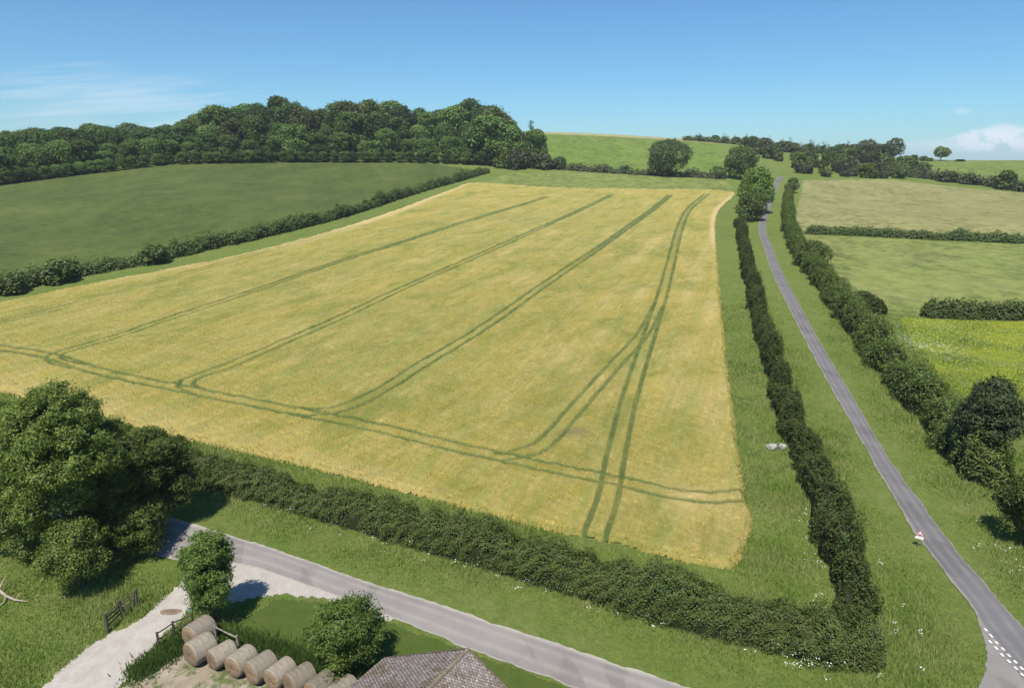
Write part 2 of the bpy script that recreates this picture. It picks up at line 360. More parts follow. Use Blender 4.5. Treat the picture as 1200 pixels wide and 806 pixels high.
patch('field_margin', PXL([(560,214),(600,203),(660,200),(750,205),(850,211),(860,222),(852,227),(760,225),(655,223)]), M['strip'], .035, .002, 1.006)
patch('hill_pasture', PXL([(630,198),(660,199),(750,203),(850,208),(868,200),(880,180),(880,172),(850,169),(800,166.5),(720,161.5),(640,158),(625,165)]), M['hill'], .03, .002, 1.006)
patch('dry_hilltop', PXL([(630,157.5),(720,160.8),(800,165.6),(850,169.6),(872,172)]) .tolist()+[list(azd(870,168,600)[:2]),list(azd(800,163,590)[:2]),list(azd(630,155,580)[:2])], M['crest'], .05, .002, 1.006)
patch('meadow', PXL([(941,211),(1040,210),(1200,226),(1350,238),(1350,290),(1200,284),(1060,278),(944,273),(932,262),(934,240)]), M['meadow'], .03, .002, 1.006)
patch('meadow', PXL([(933,276),(944,275),(1060,280),(1200,286),(1350,292),(1350,376),(1200,374),(1080,372),(1043,368),(1020,350),(975,318),(950,295)]), M['meadow2'], .035, .002, 1.006)
patch('yellow_field', PXL([(1052,372),(1080,372.5),(1200,375),(1350,378),(1400,520),(1210,490),(1135,470),(1105,448),(1075,412)]), M['rape'], .035, .002, 1.005)
patch('plateau_field', PXL([(1048,204),(1130,213),(1200,222),(1350,236)]).tolist()+[list(azd(1350,195,640)[:2]),list(azd(1200,190,640)[:2]),list(azd(1050,187,620)[:2])], M['plateau'], .03, .002, 1.006)
patch('lawn', LAWN, M['lawn'], .012, .0016, 1.004, .12)
patch('yard', YARD, M['yard'], .022, .0016, 1.003, .35)
patch('driveway', DRIVE, M['gravel'], .02, .0014, 1.003, .22)
def ribbon(name, Lp, Rp, mat, dz, nc=9, wob=.06, step=.35):
    L = smooth_line(Lp, 24); Rr = smooth_line(Rp, 24); k = len(L)
    t = np.linspace(0, 1, nc)
    X = L[:, None, 0]*(1-t)+Rr[:, None, 0]*t; Y = L[:, None, 1]*(1-t)+Rr[:, None, 1]*t
    d = Rr-L; w = np.linalg.norm(d, axis=1, keepdims=True); d = d/w
    s = np.arange(k)*1.0
    for c, sg, o in ((0, -1, 5), (nc-1, 1, 6)):
        q = wob*(sn(X[:, c], Y[:, c], 2.0, o)+.7*sn(X[:, c], Y[:, c], 7, o+1))
        X[:, c] += sg*d[:, 0]*q; Y[:, c] += sg*d[:, 1]*q
    Z = zt(X, Y)+dz+.03*(1-(2*t-1)**2)
    mb = MB(); mb.add(np.stack([X, Y, Z], -1), grid_faces(k, nc))
    o = mb.build(name, mat, smooth=True, attrs={'across': np.tile(t, k)}); tag(o, kind='structure'); return o
ribbon('road', ROAD_U, ROAD_D, M['road'], .03)
ribbon('lane', LANE_L, LANE_R, M['lane'], .05)
jo = patch('road_junction', JUNC, M['road'], .04, .0014, 1.003, .08)
a_ = jo.data.attributes.new('across', 'FLOAT', 'POINT'); a_.data.foreach_set('value', np.full(len(jo.data.vertices), .5, np.float32))
# painted give-way dashes
def dashes(rows, w=.135):
    mb = MB()
    for row in rows:
        q = np.array([PX(*p)[:2] for p in row])
        for i in range(len(q)):
            d = q[min(i+1, len(q)-1)]-q[max(i-1, 0)]; d = d/np.linalg.norm(d)
            L = np.linalg.norm(q[min(i+1, len(q)-1)]-q[i] if i < len(q)-1 else q[i]-q[i-1])*.25; nn = np.array([-d[1], d[0]])*w/2
            c = [q[i]-d*L-nn, q[i]+d*L-nn, q[i]+d*L+nn, q[i]-d*L+nn]
            mb.add([(p[0], p[1], z1(*p)+.088) for p in c], [(0, 1, 2, 3)])
    return tag(mb.build('road_marking', M['white']), kind='structure')
dashes([[(1155,739),(1161,746),(1167.5,754),(1175,761.5),(1182,769),(1189.5,776.5),(1197,784),(1204.5,792)],[(1160,753),(1167,760.5),(1174,768.5),(1182,776),(1190,784),(1197.5,791.5),(1205,799)]])
# brown patch on the drive
pc = PX(200,717); a = np.linspace(0, 2*math.pi, 28, False)
pl = np.stack([pc[0]+(.62+.06*np.sin(3*a))*np.cos(a), pc[1]+(.3+.04*np.cos(2*a))*np.sin(a)], 1)
mb = MB(); mb.add([(x, y, z1(x, y)+.026) for x, y in pl], [tuple(range(28))]); tag(mb.build('mud_patch', M['mud']), kind='structure')
# ------------------------------------------------------------------ wheat
TR = [[(557,227),(525,238),(480,252),(400,272),(300,300),(200,328),(75,363),(0,381),(-100,402)],
      [(640,232),(600,245),(545,262),(480,283),(400,308),(300,343),(200,376),(140,397),(95,410),(72,417),(63,422),(70,428),(95,434)],
      [(716,230),(690,243),(640,266),(560,302),(480,337),(400,375),(320,410),(262,435),(235,444),(219,452),(222,459),(245,467)],
      [(785,230),(765,247),(740,265),(700,294),(640,335),(570,385),(500,428),(450,460),(417,477),(385,487),(350,487)],
      [(828,229),(808,246),(797,268),(786,310),(777,345),(766,380),(750,430),(735,480),(727,515),(720,547),(712,590),(699,626),(694,645)],
      [(771,362),(753,395),(720,432),(678,480),(640,523),(615,535),(585,541)],
      [(-120,388),(0,411),(60,421),(120,440),(215,460),(300,477),(370,491),(440,505),(520,525),(590,541),(650,554),(705,565),(745,574),(790,584),(830,589),(880,585)]]
TRW = []
for k, t in enumerate(TR):
    c = resample(smooth_line(PXL(t), 8), 1.5); d = np.gradient(c, axis=0); d /= np.linalg.norm(d, axis=1, keepdims=True); nn = np.stack([-d[:, 1], d[:, 0]], 1)
    for sg in (-1, 1): TRW.append((k, c+nn*sg*.74))
STRG = [.5, .95, .95, .95, .9, .8, .9]
def crop_h(x, y, sd):
    D = np.hypot(x, y); tram = np.zeros_like(x); xl0 = PX(82,361)[0]
    for k, l in TRW:
        hw = .13+.001*D
        m = (x > l[:, 0].min()-2) & (x < l[:, 0].max()+2) & (y > l[:, 1].min()-2) & (y < l[:, 1].max()+2)
        d = np.full(x.shape, 9.0); idx = np.where(m)[0]
        # coarse cull by nearest vertex in chunks
        for i in range(0, len(idx), 60000):
            j = idx[i:i+60000]; lo = l[::4]
            dd = ((x[j, None]-lo[None, :, 0])**2+(y[j, None]-lo[None, :, 1])**2).min(1); jj = j[dd < 25]
            if len(jj): d[jj] = pdist(x[jj], y[jj], l)
        brk = .78+.22*np.clip(sn(x, y, .9, 9)*1.5+.5, 0, 1)
        if k == 0: brk = np.where(x < xl0, 1.6, brk*np.clip(sn(x, y, .06, 12)+.7, .25, 1))
        tram = np.maximum(tram, np.clip((hw*1.55-d)/(hw*.8), 0, 1)*STRG[k]*brk)
    for k, t in enumerate(TR[:5]):
        if k == 0: continue
        cl_ = resample(smooth_line(PXL(t), 6), 3); m = np.where((D > 105) & (tram < .5))[0]; lo = cl_[::2]; dc = np.full(x.shape, 9.0)
        for i in range(0, len(m), 60000):
            j = m[i:i+60000]; dd = ((x[j, None]-lo[None, :, 0])**2+(y[j, None]-lo[None, :, 1])**2).min(1); jj = j[dd < 30]
            if len(jj): dc[jj] = pdist(x[jj], y[jj], cl_)
        tram = np.maximum(tram, np.clip((1.0-dc)/.3, 0, 1)*(.3 if k == 4 else .8)*np.clip((D-105)/50, 0, 1)*np.clip(.7+.6*sn(x, y, .07, 40+k), .1, 1))
    h = .5*np.clip((sd+.25)/.45, -.3, 1)
    h = h*(1-.28*tram)+.05*sn(x, y, 3.1, 14)+.05*sn(x, y, 1.1, 15)+rng.normal(0, .03, x.shape)*(1-tram)
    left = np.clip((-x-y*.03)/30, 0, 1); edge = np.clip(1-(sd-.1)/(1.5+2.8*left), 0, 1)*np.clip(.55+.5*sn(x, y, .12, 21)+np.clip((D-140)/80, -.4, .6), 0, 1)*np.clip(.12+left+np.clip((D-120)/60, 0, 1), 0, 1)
    rb = np.clip((x-10)/35-(y-60)/400, 0, 1); nearb = np.clip(1-(np.minimum(sd, 60))/16, 0, 1)
    ripe = np.clip(np.maximum(nearb, rb*.6)+np.clip((D-170)/150, 0, .6)+.25*sn(x, y, .08, 50), 0, 1)
    pale = np.zeros_like(x); td = np.array([math.sin(R(20)), math.cos(R(20))])
    for qx, qy, ln_, wd in ((766,286,13,1.6),(748,303,10,1.8),(812,335,16,1.2),(832,372,14,1.0),(822,300,20,.9),(800,430,7,1.0),(716,350,9,1.0),(845,470,8,.9),(752,345,7,1.2),(650,262,22,1.6),(590,300,12,1.2),(806,590,3.5,2.2),(700,400,5,.9)):
        q = PX(qx, qy); u = (x-q[0])*td[0]+(y-q[1])*td[1]; v = (x-q[0])*td[1]-(y-q[1])*td[0]
        pale = np.maximum(pale, np.exp(-(u/ln_)**2-(v/wd)**2))
    pale = pale*np.clip(.75+.5*sn(x, y, .8, 33), 0, 1)
    cen = PX(672,512); pt = np.exp(-(((x-cen[0])/1.5)**2+((y-cen[1])/.8)**2)*1.2)
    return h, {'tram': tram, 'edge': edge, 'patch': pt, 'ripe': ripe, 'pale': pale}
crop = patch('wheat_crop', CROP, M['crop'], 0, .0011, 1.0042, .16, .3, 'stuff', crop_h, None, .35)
tag(crop, 'golden green ripening wheat with dark tramlines filling the big central field', 'wheat')
# wheat ears standing out of the near crop
def ears():
    N = 600000
    D = np.sqrt(rng.uniform(0, 1, N)**1.6)*120+34; A = rng.uniform(-.72, .36, N); x = D*np.sin(A); y = D*np.cos(A)
    ok = inpoly(x, y, CROP); x, y = x[ok], y[ok]
    d = np.full(x.shape, 9.0)
    for k, l in TRW: d = np.minimum(d, pdist(x, y, l[::2]))
    ok = d > .2+rng.uniform(0, .15, x.shape); x, y = x[ok], y[ok]; D = np.hypot(x, y)
    z = zt(x, y)+.4; k = len(x); h = rng.uniform(.05, .13, k); w = rng.uniform(.01, .022, k)*(.6+D/70); a = rng.uniform(0, 6.28, k)
    lx, ly = rng.normal(0, .16, k), rng.normal(0, .16, k)-.05
    p = np.stack([x, y, z], 1); u = np.stack([np.cos(a)*w, np.sin(a)*w, 0*w], 1); t = np.stack([lx, ly, h], 1)
    v = np.stack([p-u, p+u, p+t+u*.3, p+t-u*.3], 1).reshape(-1, 3)
    mb = MB(); mb.add(v, np.arange(4*k).reshape(-1, 4)); return mb.build('wheat_ears', M['ear'], crop)
ears()
# ------------------------------------------------------------------ foliage generators
def rdirs(k):
    v = rng.normal(size=(k, 3)); return v/np.linalg.norm(v, axis=1, keepdims=True)
def leafquads(mb, p, nrm, s, asp=.55, m=0):
    k = len(p); nrm = nrm/(np.linalg.norm(nrm, axis=1, keepdims=True)+1e-9)
    r = rdirs(k); t = np.cross(nrm, r); t /= np.linalg.norm(t, axis=1, keepdims=True)+1e-9; b = np.cross(nrm, t)
    s = np.broadcast_to(s, (k,))[:, None]
    v = np.stack([p-t*s, p+b*s*asp+nrm*s*.15, p+t*s, p-b*s*asp+nrm*s*.15], 1).reshape(-1, 3)
    mb.add(v, np.arange(4*k).reshape(-1, 4), m)
def crown_pts(lobes, k, shell=.3, inner_rej=.72, up=.35):
    """leaf points on a union of lobes (cx,cy,cz,r); leaves inside other lobes are dropped"""
    L = np.asarray(lobes); w = L[:, 3]**2; i = rng.choice(len(L), k, p=w/w.sum())
    d = rdirs(k); d[:, 2] += .15; d /= np.linalg.norm(d, axis=1, keepdims=True)
    rr = L[i, 3]*(1-shell*rng.uniform(0, 1, k)**1.5)*(1+.16*np.sin(d[:, 0]*8+i)*np.sin(d[:, 2]*7+i*2)+.13*np.sin(d[:, 1]*13+i*3)*np.sin(d[:, 2]*11+i))*np.where(rng.uniform(0, 1, k) < .1, rng.uniform(1, 1.28, k), 1)
    p = L[i, :3]+d*rr[:, None]
    keep = np.ones(k, bool)
    for q in L:
        keep &= ((p-q[:3])**2).sum(1) > (q[3]*inner_rej)**2
    p, d = p[keep], d[keep]
    return p, d*.8+rdirs(len(d))*.8+np.array([0, 0, up])
def make_lobes(W, H0, H1, nl, rs=(.2, .36), shape='round', wy=None):
    """lobes over an egg between heights H0..H1, width W"""
    rx = W/2; ry = (wy or W)/2; rz = (H1-H0)/2; out = []
    for k in range(nl):
        d = rdirs(1)[0]; 
        if d[2] < -.75: d[2] *= -1
        r = rng.uniform(*rs)*min(rx, ry, rz*1.4)
        q = rng.uniform(.55, 1.0); tz = d[2]
        sh = 1.0
        if shape == 'cone': sh = .4+.6*(1-(tz+1)/2)**.8
        if shape == 'vase': sh = .65+.35*(tz+1)/2
        out.append((d[0]*(rx-r)*q*sh, d[1]*(ry-r)*q*sh, (H0+H1)/2+d[2]*(rz-r)*(.8+.2*q), r))
    out.append((0, 0, (H0+H1)/2, min(rx, ry, rz)*.55)); return np.array(out)
def trunk_mb(H0, H1, lobes, r, sway=.05, limbs=8, m=0, mb=None):
    mb = mb or MB(); H = H1
    top = H0+(H1-H0)*.6
    zs = np.linspace(-.15, top, 7); pts = np.stack([np.sin(zs*1.3)*sway*r*8*zs/H, np.cos(zs*1.1)*sway*r*6*zs/H, zs], 1)
    rad = r*(1-.75*np.linspace(0, 1, 7)); rad[0] *= 1.4
    mb.tube(pts, rad, 8, m)
    L = lobes[rng.choice(len(lobes), min(limbs, len(lobes)), False)]
    for q in L:
        s = pts[rng.integers(2, 6)]; e = q[:3]; mid = (s+e)/2+np.array([0, 0, -.08*np.linalg.norm(e-s)])
        mb.tube([s, mid, e], np.array([.38, .25, .08])*r, 5, m, False)
    return mb
def build_tree(name, label, cat, px, py, toppy, wpx, leaf, nleaf, mat, trunk_r=.2, base_frac=.25, nl=28, rs=(.2, .36), shape='round', bark='bark', group=None, sub=0, H=None, W=None, clear=None, wyf=1.0, dxy=(0, 0), shell=.3):
    P = PX(px, py)+np.array([dxy[0], dxy[1], 0]); P[2] = z1(P[0], P[1])
    H = H or topz(P, toppy)-P[2]; W = W or wpx/pxm(P)
    root = empty(name, P, label, cat, group)
    lob = make_lobes(W, H*base_frac, H, nl, rs, shape, W*wyf)
    mb = MB()
    if sub:
        p0, d0 = crown_pts(lob, int(sub*1.45), .75, .35); q_ = 2.2/max(W/9, .5)
        gap = np.sin(p0[:, 0]*q_+W)*np.sin(p0[:, 1]*q_*1.1+H)+np.sin(p0[:, 2]*q_*1.3+W*2)*.8+.5*np.sin(p0[:, 0]*q_*2.3-p0[:, 2]*q_*1.9); kp = gap > -.45; p0, d0 = p0[kp], d0[kp]; rr = rng.uniform(.5, 1.5, len(p0))*leaf*4.2
        per = max(3, nleaf//len(p0)); p = np.repeat(p0, per, 0); dd = rdirs(len(p)); rad = np.repeat(rr, per)
        p = p+dd*(rad*rng.uniform(.3, 1, len(p))**.6)[:, None]*np.array([1.15, 1.15, .75]); nn = np.repeat(d0, per, 0)*.7+dd*.6+rdirs(len(p))*.6
        leafquads(mb, p, nn, leaf*rng.uniform(.55, 1.25, len(p)))
    else:
        p, nn = crown_pts(lob, nleaf, shell); leafquads(mb, p, nn, leaf*rng.uniform(.6, 1.3, len(p)))
    mb.build('crown', mat, root)
    trunk_mb(max(H*base_frac, .05*H), H, lob, trunk_r, limbs=24 if sub else 8).build('trunk', M[bark], root, True)
    return root
def build_hedge(name, label, line, width, height, leaf, dens, mat, cat='hedge', step=.6, lump=.25, sprig=.12, group=None, vary=None, core=True):
    """line: xy polyline; dens: leaves per metre. width/height may be functions of 0..1"""
    c = resample(line, step); k = len(c); d = np.gradient(c, axis=0); d /= np.linalg.norm(d, axis=1, keepdims=True); nn = np.stack([-d[:, 1], d[:, 0]], 1)
    s = np.linspace(0, 1, k); L = np.linalg.norm(np.diff(c, axis=0), axis=1).sum()
    fw = width if callable(width) else (lambda t: np.full(np.shape(t), width)); fh = height if callable(height) else (lambda t: np.full(np.shape(t), height))
    o = rng.integers(0, 20)
    def prof(t, side):
        x = np.interp(t, s, c[:, 0]); y = np.interp(t, s, c[:, 1]); dm = t*L
        h = fh(t)*(1+lump*.8*sn(dm, side*3, .55, o)+lump*.5*sn(dm, side*5, 1.7, o+1)); w = fw(t)/2*(1+lump*.6*sn(dm, side*7+3, .7, o+2)+lump*.4*sn(dm, side*4, 2.1, o+3))
        sca = 1+lump*.75*(np.abs(np.sin(dm*.62+1.3*np.sin(dm*.21+o)+o))-.6)+lump*.4*(np.abs(np.sin(dm*1.7+o*2))-.6); h = h*sca; w = w*(.5+.5*sca)
        e = np.clip(np.minimum(t, 1-t)*L/(fw(t)*.5), 0, 1)**.5*.75+.25
        return x, y, h*e, w*e
    N = int(dens*L); t = rng.uniform(0, 1, N); ph = rng.uniform(-.12, math.pi+.12, N)
    x, y, h, w = prof(t, np.cos(ph)*.3)
    # superellipse cross-section
    cx = np.sign(np.cos(ph))*np.abs(np.cos(ph))**.7; sz = np.sign(np.sin(ph))*np.abs(np.sin(ph))**.7
    cl = 1+.13*np.sin(t*L*2.3+ph*5+o)*np.sin(t*L*1.1-ph*7)+.08*np.sin(t*L*6.1+ph*11)
    rr = (1-.22*rng.uniform(0, 1, N)**2)*cl
    off = cx*w*rr; nx = np.interp(t, s, nn[:, 0]); ny = np.interp(t, s, nn[:, 1]); tx = np.interp(t, s, d[:, 0]); ty = np.interp(t, s, d[:, 1])
    jt = rng.normal(0, leaf*.8, N)
    px, py = x+nx*off+tx*jt, y+ny*off+ty*jt
    up = np.where(rng.uniform(0, 1, N) < .06, rng.uniform(0, sprig*6, N), rng.uniform(0, sprig, N))*np.clip(sz, 0, 1)
    pz = zt(px, py)+np.clip(sz, .02, 1)*h*rr+up
    nrm = np.stack([nx*cx, ny*cx, sz+.25], 1)+rdirs(N)*.75
    mb = MB(); leafquads(mb, np.stack([px, py, pz], 1), nrm, leaf*rng.uniform(.55, 1.4, N), .42)
    if core:  # dark solid shell added inside to block light through the leaves
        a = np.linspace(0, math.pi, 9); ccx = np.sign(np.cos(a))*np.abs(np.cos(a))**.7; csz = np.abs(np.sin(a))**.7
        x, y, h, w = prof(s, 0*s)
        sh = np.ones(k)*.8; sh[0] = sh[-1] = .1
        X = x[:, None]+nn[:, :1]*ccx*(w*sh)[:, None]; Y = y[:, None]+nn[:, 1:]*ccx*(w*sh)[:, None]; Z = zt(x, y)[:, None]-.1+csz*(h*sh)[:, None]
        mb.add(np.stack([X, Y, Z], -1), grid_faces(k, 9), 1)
    P = np.array([c[k//2][0], c[k//2][1], z1(*c[k//2])])
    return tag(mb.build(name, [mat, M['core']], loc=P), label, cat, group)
build_hedge('hedge', 'long dense dark hedge between the wheat field and the pale road in the foreground', HEDGE_N, lambda t: 2.3+0*t, lambda t: 2.0+.25*np.sin(t*9), .075, 2600, M['hedge'], lump=.2, sprig=.16)
build_hedge('hedge', 'bushy hedge along the left side of the lane, between wheat and lane', HEDGE_L, lambda t: 2.1+0*t, lambda t: 1.9+.2*np.sin(t*30), .095, 1400, M['hedge2'], lump=.5, sprig=.2)
build_hedge('hedge', 'wide overgrown hedge along the right side of the lane beside the yellow field', HEDGE_R, lambda t: 2.4+1.1*t, lambda t: 2.1+.6*t, .13, 1000, M['hedge2'], lump=.48, sprig=.28)
build_hedge('hedge', 'long hedge dividing the left green pasture from the wheat field', HEDGE_W, lambda t: 2.8+0*t, lambda t: 2.4+.5*np.sin(t*23)+.4*np.sin(t*57), .26, 200, M['hedgefar'], lump=.38, sprig=.25)
build_hedge('hedge', 'straight trimmed hedge crossing between the two pale meadows right of the lane', HEDGE_M, 2.0, 1.9, .24, 170, M['hedgefar'], lump=.2)
build_hedge('hedge', 'short trimmed hedge along the top edge of the yellow field', HEDGE_S, 2.4, 2.3, .19, 330, M['hedge2'], lump=.18)
build_hedge('hedge', 'stubby dark hedge end jutting from the lane hedge towards the meadow', PXL([(1000,352),(1018,361),(1034,369)]), 2.2, 1.8, .18, 380, M['hedge'], lump=.2)
build_hedge('hedge', 'low line of bushes along the foot of the green plateau field', smooth_line(PXL([(1060,207),(1100,211),(1150,217),(1200,225),(1300,236)]), 4), 4.5, 3.6, .5, 90, M['scrub'], lump=.5, sprig=.5)
build_hedge('hedge', 'low scrubby growth along the foot of the hillside beyond the wheat', smooth_line(PXL([(655,198),(690,201),(745,204.5),(790,207),(850,210)]), 4), 4, lambda t: 1.6+1.2*np.sin(t*17)**2, .45, 80, M['scrub'], lump=.6, sprig=.3)
build_hedge('hedge', 'ragged hedge line running along the right skyline beyond the lane end', smooth_line(PXL([(800,164.5),(830,166.5),(870,170.5),(900,174),(950,179),(1000,183.5)]), 6), 6, lambda t: 2.2+3.0*t, .45, 70, M['hedgefar'], lump=.7, sprig=.4)
# ------------------------------------------------------------------ near trees
build_tree('tree', 'largest dark leafy tree filling the lower left, above the grassy paddock', 'tree', 88, 655, 448, 0, .085, 150000, M['ash'], .32, .1, 64, (.12, .28), W=9.6, sub=5200)
build_tree('tree', 'mid-sized dark tree between the big left tree and the field hedge corner', 'tree', 192, 618, 500, 0, .085, 60000, M['ash'], .2, .08, 40, (.16, .34), W=5.8, sub=2400)
build_tree('tree', 'dark tree at the left edge overlapping the biggest left tree', 'tree', -10, 628, 492, 0, .085, 70000, M['ash'], .25, .1, 40, (.16, .34), W=7.6, sub=2600)
build_tree('tree', 'leafy tree between the biggest left tree and the shaded road', 'tree', 138, 640, 540, 0, .085, 46000, M['ash'], .18, .06, 34, (.16, .34), W=5.4, sub=1900)
build_tree('bush', 'leafy bush at the foot of the biggest left tree beside the paddock', 'bush', 95, 690, 610, 0, .08, 26000, M['ash'], .08, .02, 22, (.2, .42), W=4.6, sub=1100)
build_tree('bush', 'shady bush under the left trees at the road edge', 'bush', 165, 650, 590, 0, .08, 26000, M['ash'], .08, .02, 22, (.2, .42), W=5.2, sub=1100)
build_tree('bush', 'green bush at the left frame edge below the trees', 'bush', 24, 652, 585, 0, .08, 24000, M['hedge2'], .08, .02, 22, (.2, .42), W=4.8, sub=1000)
build_tree('small_tree', 'narrow bushy young tree beside the driveway fence casting a dark shadow', 'tree', 253, 727, 620, 0, .07, 42000, M['bright'], .12, .05, 17, (.2, .42), 'vase', W=4.0, sub=1700)
build_tree('small_tree', 'round young tree on the lawn between the bales and the barn roof', 'tree', 410, 786, 700, 0, .07, 30000, M['bright'], .1, .06, 15, (.2, .42), W=4.4, sub=1400)
build_tree('tree', 'dark glossy rounded tree in the lane hedge by the yellow field', 'tree', 1150, 550, 445, 0, .12, 48000, M['blue'], .2, .26, 52, (.12, .26), 'cone', W=5.8, sub=2000)
build_tree('bush', 'dark bush cut by the right frame edge beyond the lane', 'bush', 1200, 640, 555, 0, .1, 34000, M['ash'], .1, .04, 26, (.2, .4), W=4.6, sub=1300)
build_tree('tree', 'broad dark tree standing alone at the foot of the green hillside', 'tree', 783, 206, 163, 64, .34, 34000, M['blue'], .4, -.04, 44, (.18, .36))
build_tree('tree', 'rounded tree left of the lane just before the lane disappears', 'tree', 867, 210, 169, 46, .34, 22000, M['hedgefar'], .35, -.04, 36, (.18, .36))
build_tree('tree', 'bright green bushy tree at the top end of the left lane hedge', 'tree', 882, 250, 194, 50, .28, 26000, M['bright'], .3, -.04, 40, (.18, .38))
build_tree('bush', 'dark low bush in front of the bright tree by the lane', 'bush', 880, 259, 224, 46, .26, 9000, M['hedge2'], .15, -.1, 26, (.2, .42))
build_tree('bush', 'small bush left of the rounded lane tree on the field margin', 'bush', 840, 209, 194, 24, .36, 2600, M['hedgefar'], .12, -.1, 12, (.3, .5))
build_tree('bush', 'rounded dark bush bulging from the right lane hedge beside the meadow', 'bush', 950, 311, 281, 46, .2, 12000, M['hedge2'], .15, -.1, 20, (.26, .42))
build_tree('bush', 'bush at the far top of the right lane hedge', 'bush', 928, 226, 208, 20, .32, 4000, M['hedge2'], .12, -.1, 12, (.3, .5))
build_tree('conifer', 'dark cone-shaped tree on the bank right of the lane end', 'tree', 965, 204, 176, 17, .36, 5000, M['ash'], .2, -.05, 22, (.3, .5), 'cone')
build_tree('tree', 'tall rounded tree rising from the scrub on the right skyline', 'tree', 1014, 198, 163, 36, .42, 10000, M['scrub'], .35, .15, 26, (.22, .38))
build_tree('tree', 'airy taller tree on the right skyline beside the rounded one', 'tree', 1046, 197, 161, 27, .4, 4200, M['hedgefar'], .3, .3, 20, (.22, .36))
build_tree('tree', 'lone small round tree on the right horizon above the plateau field', 'tree', 1102, 188.6, 170.5, 22, .45, 4500, M['ash'], .3, .12, 16, (.26, .42))
# ------------------------------------------------------------------ repeated trees: prototypes then copies
def tree_proto(H, W, base, nl, leaf, nleaf, mat, shape='round', rs=(.2, .34), tr=.35):
    lob = make_lobes(W, H*base, H, nl, rs, shape); mb = MB(); p, nn = crown_pts(lob, nleaf, .45, .6); leafquads(mb, p, nn, leaf*rng.uniform(.6, 1.3, len(p)), .7)
    cr = mb.build('crown', mat); tk = trunk_mb(H*base, H, lob, tr, limbs=5).build('trunk', M['bark'], None, True)
    C.objects.unlink(cr); C.objects.unlink(tk); return cr, tk
PROT = [tree_proto(20, 17, -.02, 40, .4, 12000, WM[0], rs=(.14, .4)), tree_proto(20, 15, -.02, 36, .4, 12000, WM[1], rs=(.14, .42)), tree_proto(20, 18, -.02, 44, .4, 12000, WM[2], rs=(.14, .4)),
        tree_proto(20, 16, .0, 34, .4, 12000, WM[3], 'vase', rs=(.14, .4)), tree_proto(20, 13, .0, 34, .4, 11000, WM[1], 'vase', rs=(.16, .4)), tree_proto(20, 19, -.02, 40, .42, 12000, WM[0], rs=(.16, .42)), tree_proto(20, 16, -.02, 50, .38, 12000, WM[2], rs=(.12, .34))]
PT = ['dark green broad', 'mid green rounded', 'light green full', 'bronze tinted green', 'mid green upright', 'dark green wide', 'light green clumpy']
def place(pr, P, H, rz, label, group, ws=1.0, name='tree', cat='tree', H0=20.0):
    r = empty(name, P, label, cat, group, rz); k = H/H0; r.scale = (k*ws, k*ws, k)
    for src in pr:
        c = src.copy(); C.objects.link(c); c.parent = r
    return r
SKY = np.array([(-120,158),(0,150),(60,147),(110,143),(200,143),(215,137),(240,124),(270,118),(300,114),(340,110),(362,114),(373,128),(390,126),(402,114),(440,112),(480,119),(505,122),(530,117),(560,113),(577,118),(590,132),(612,143),(640,152),(662,180)], float)
BASE = np.array([(-150,230),(0,217),(100,204),(200,192.5),(330,190),(480,190),(560,193),(600,196),(650,198)], float)
random.seed(11)
# front row, understorey, tall back rows
def zone(px): return 'low left end of the hilltop wood' if px < 205 else ('tall middle of the hilltop wood' if px < 460 else 'right end of the hilltop wood')
cnt = 0
for off, step, f0, f1 in ((-1, 13, .1, .22), (5, 24, .34, .72), (17, 28, .6, .95), (36, 30, .88, 1.0), (58, 34, .9, 1.0), (80, 34, .88, 1.0)):
    px = -110+random.uniform(0, 10)
    while px < 650:
        bx = np.interp(px, BASE[:, 0], BASE[:, 1]); P = PX(px, bx); D = math.hypot(P[0], P[1]); k = (D+off)/D
        x, y = P[0]*k, P[1]*k; Q = np.array([x, y, z1(x, y)])
        sk = np.interp(px, SKY[:, 0], SKY[:, 1])+random.uniform(-2, 4)
        ty = bx+(sk-bx)*random.uniform(f0, f1); H = topz(Q, ty)-Q[2]
        if px > 560 and off > 40: px += 30; continue
        if px > 560 and off > 4: ty = bx+(sk-bx)*random.uniform(.8, 1.0); H = topz(Q, ty)-Q[2]
        H = max(5, min(H, 36))
        i = random.choice([0, 0, 1, 1, 2, 3, 4, 5, 5, 6] if off > 8 else [1, 2, 2, 6, 6, 0])
        if px < 200 and random.random() < .4: i = random.choice([2, 6, 1])
        row = 'front' if off < 15 else 'rear'
        place(PROT[i], Q, H, random.uniform(0, 6.28), '%s tree, %s row, %s' % (PT[i], row, zone(px)), 'trees of the hilltop wood', random.uniform(1.0, 1.3)*(1.0 if H > 14 else 1.2))
        cnt += 1; px += step*random.uniform(.75, 1.25)
# scrub bushes
BP = [tree_proto(5, 6, -.25, 22, .3, 3200, M['scrub'], rs=(.3, .5), tr=.1), tree_proto(5, 6, -.25, 22, .3, 3200, M['hedgefar'], rs=(.3, .5), tr=.1), tree_proto(5, 5, -.25, 20, .3, 3000, M['ash'], rs=(.3, .5), tr=.1)]
BL = ['grey-green', 'mid green', 'dark green']
def bush(px, py, wpx, hpx, i, label, group):
    P = PX(px, py); q = pxm(P); H = max(1.2, hpx/q); Wd = wpx/q
    r = place(BP[i], P, H, random.uniform(0, 6.28), label, group, 1, 'bush', 'bush', 5.0); k = Wd/(6 if i < 2 else 5); r.scale = (k, k, H/5.0)
for px, py, w, h, i in [(603,198,30,22,0),(620,197,24,26,1),(637,198,28,18,0),(655,198,24,14,1),(612,196,20,40,1),(590,197,30,30,2),(632,190,22,30,1)]:
    bush(px, py, w, h, i, BL[i]+' bush at the right foot of the wood', 'bushes at the right foot of the wood')
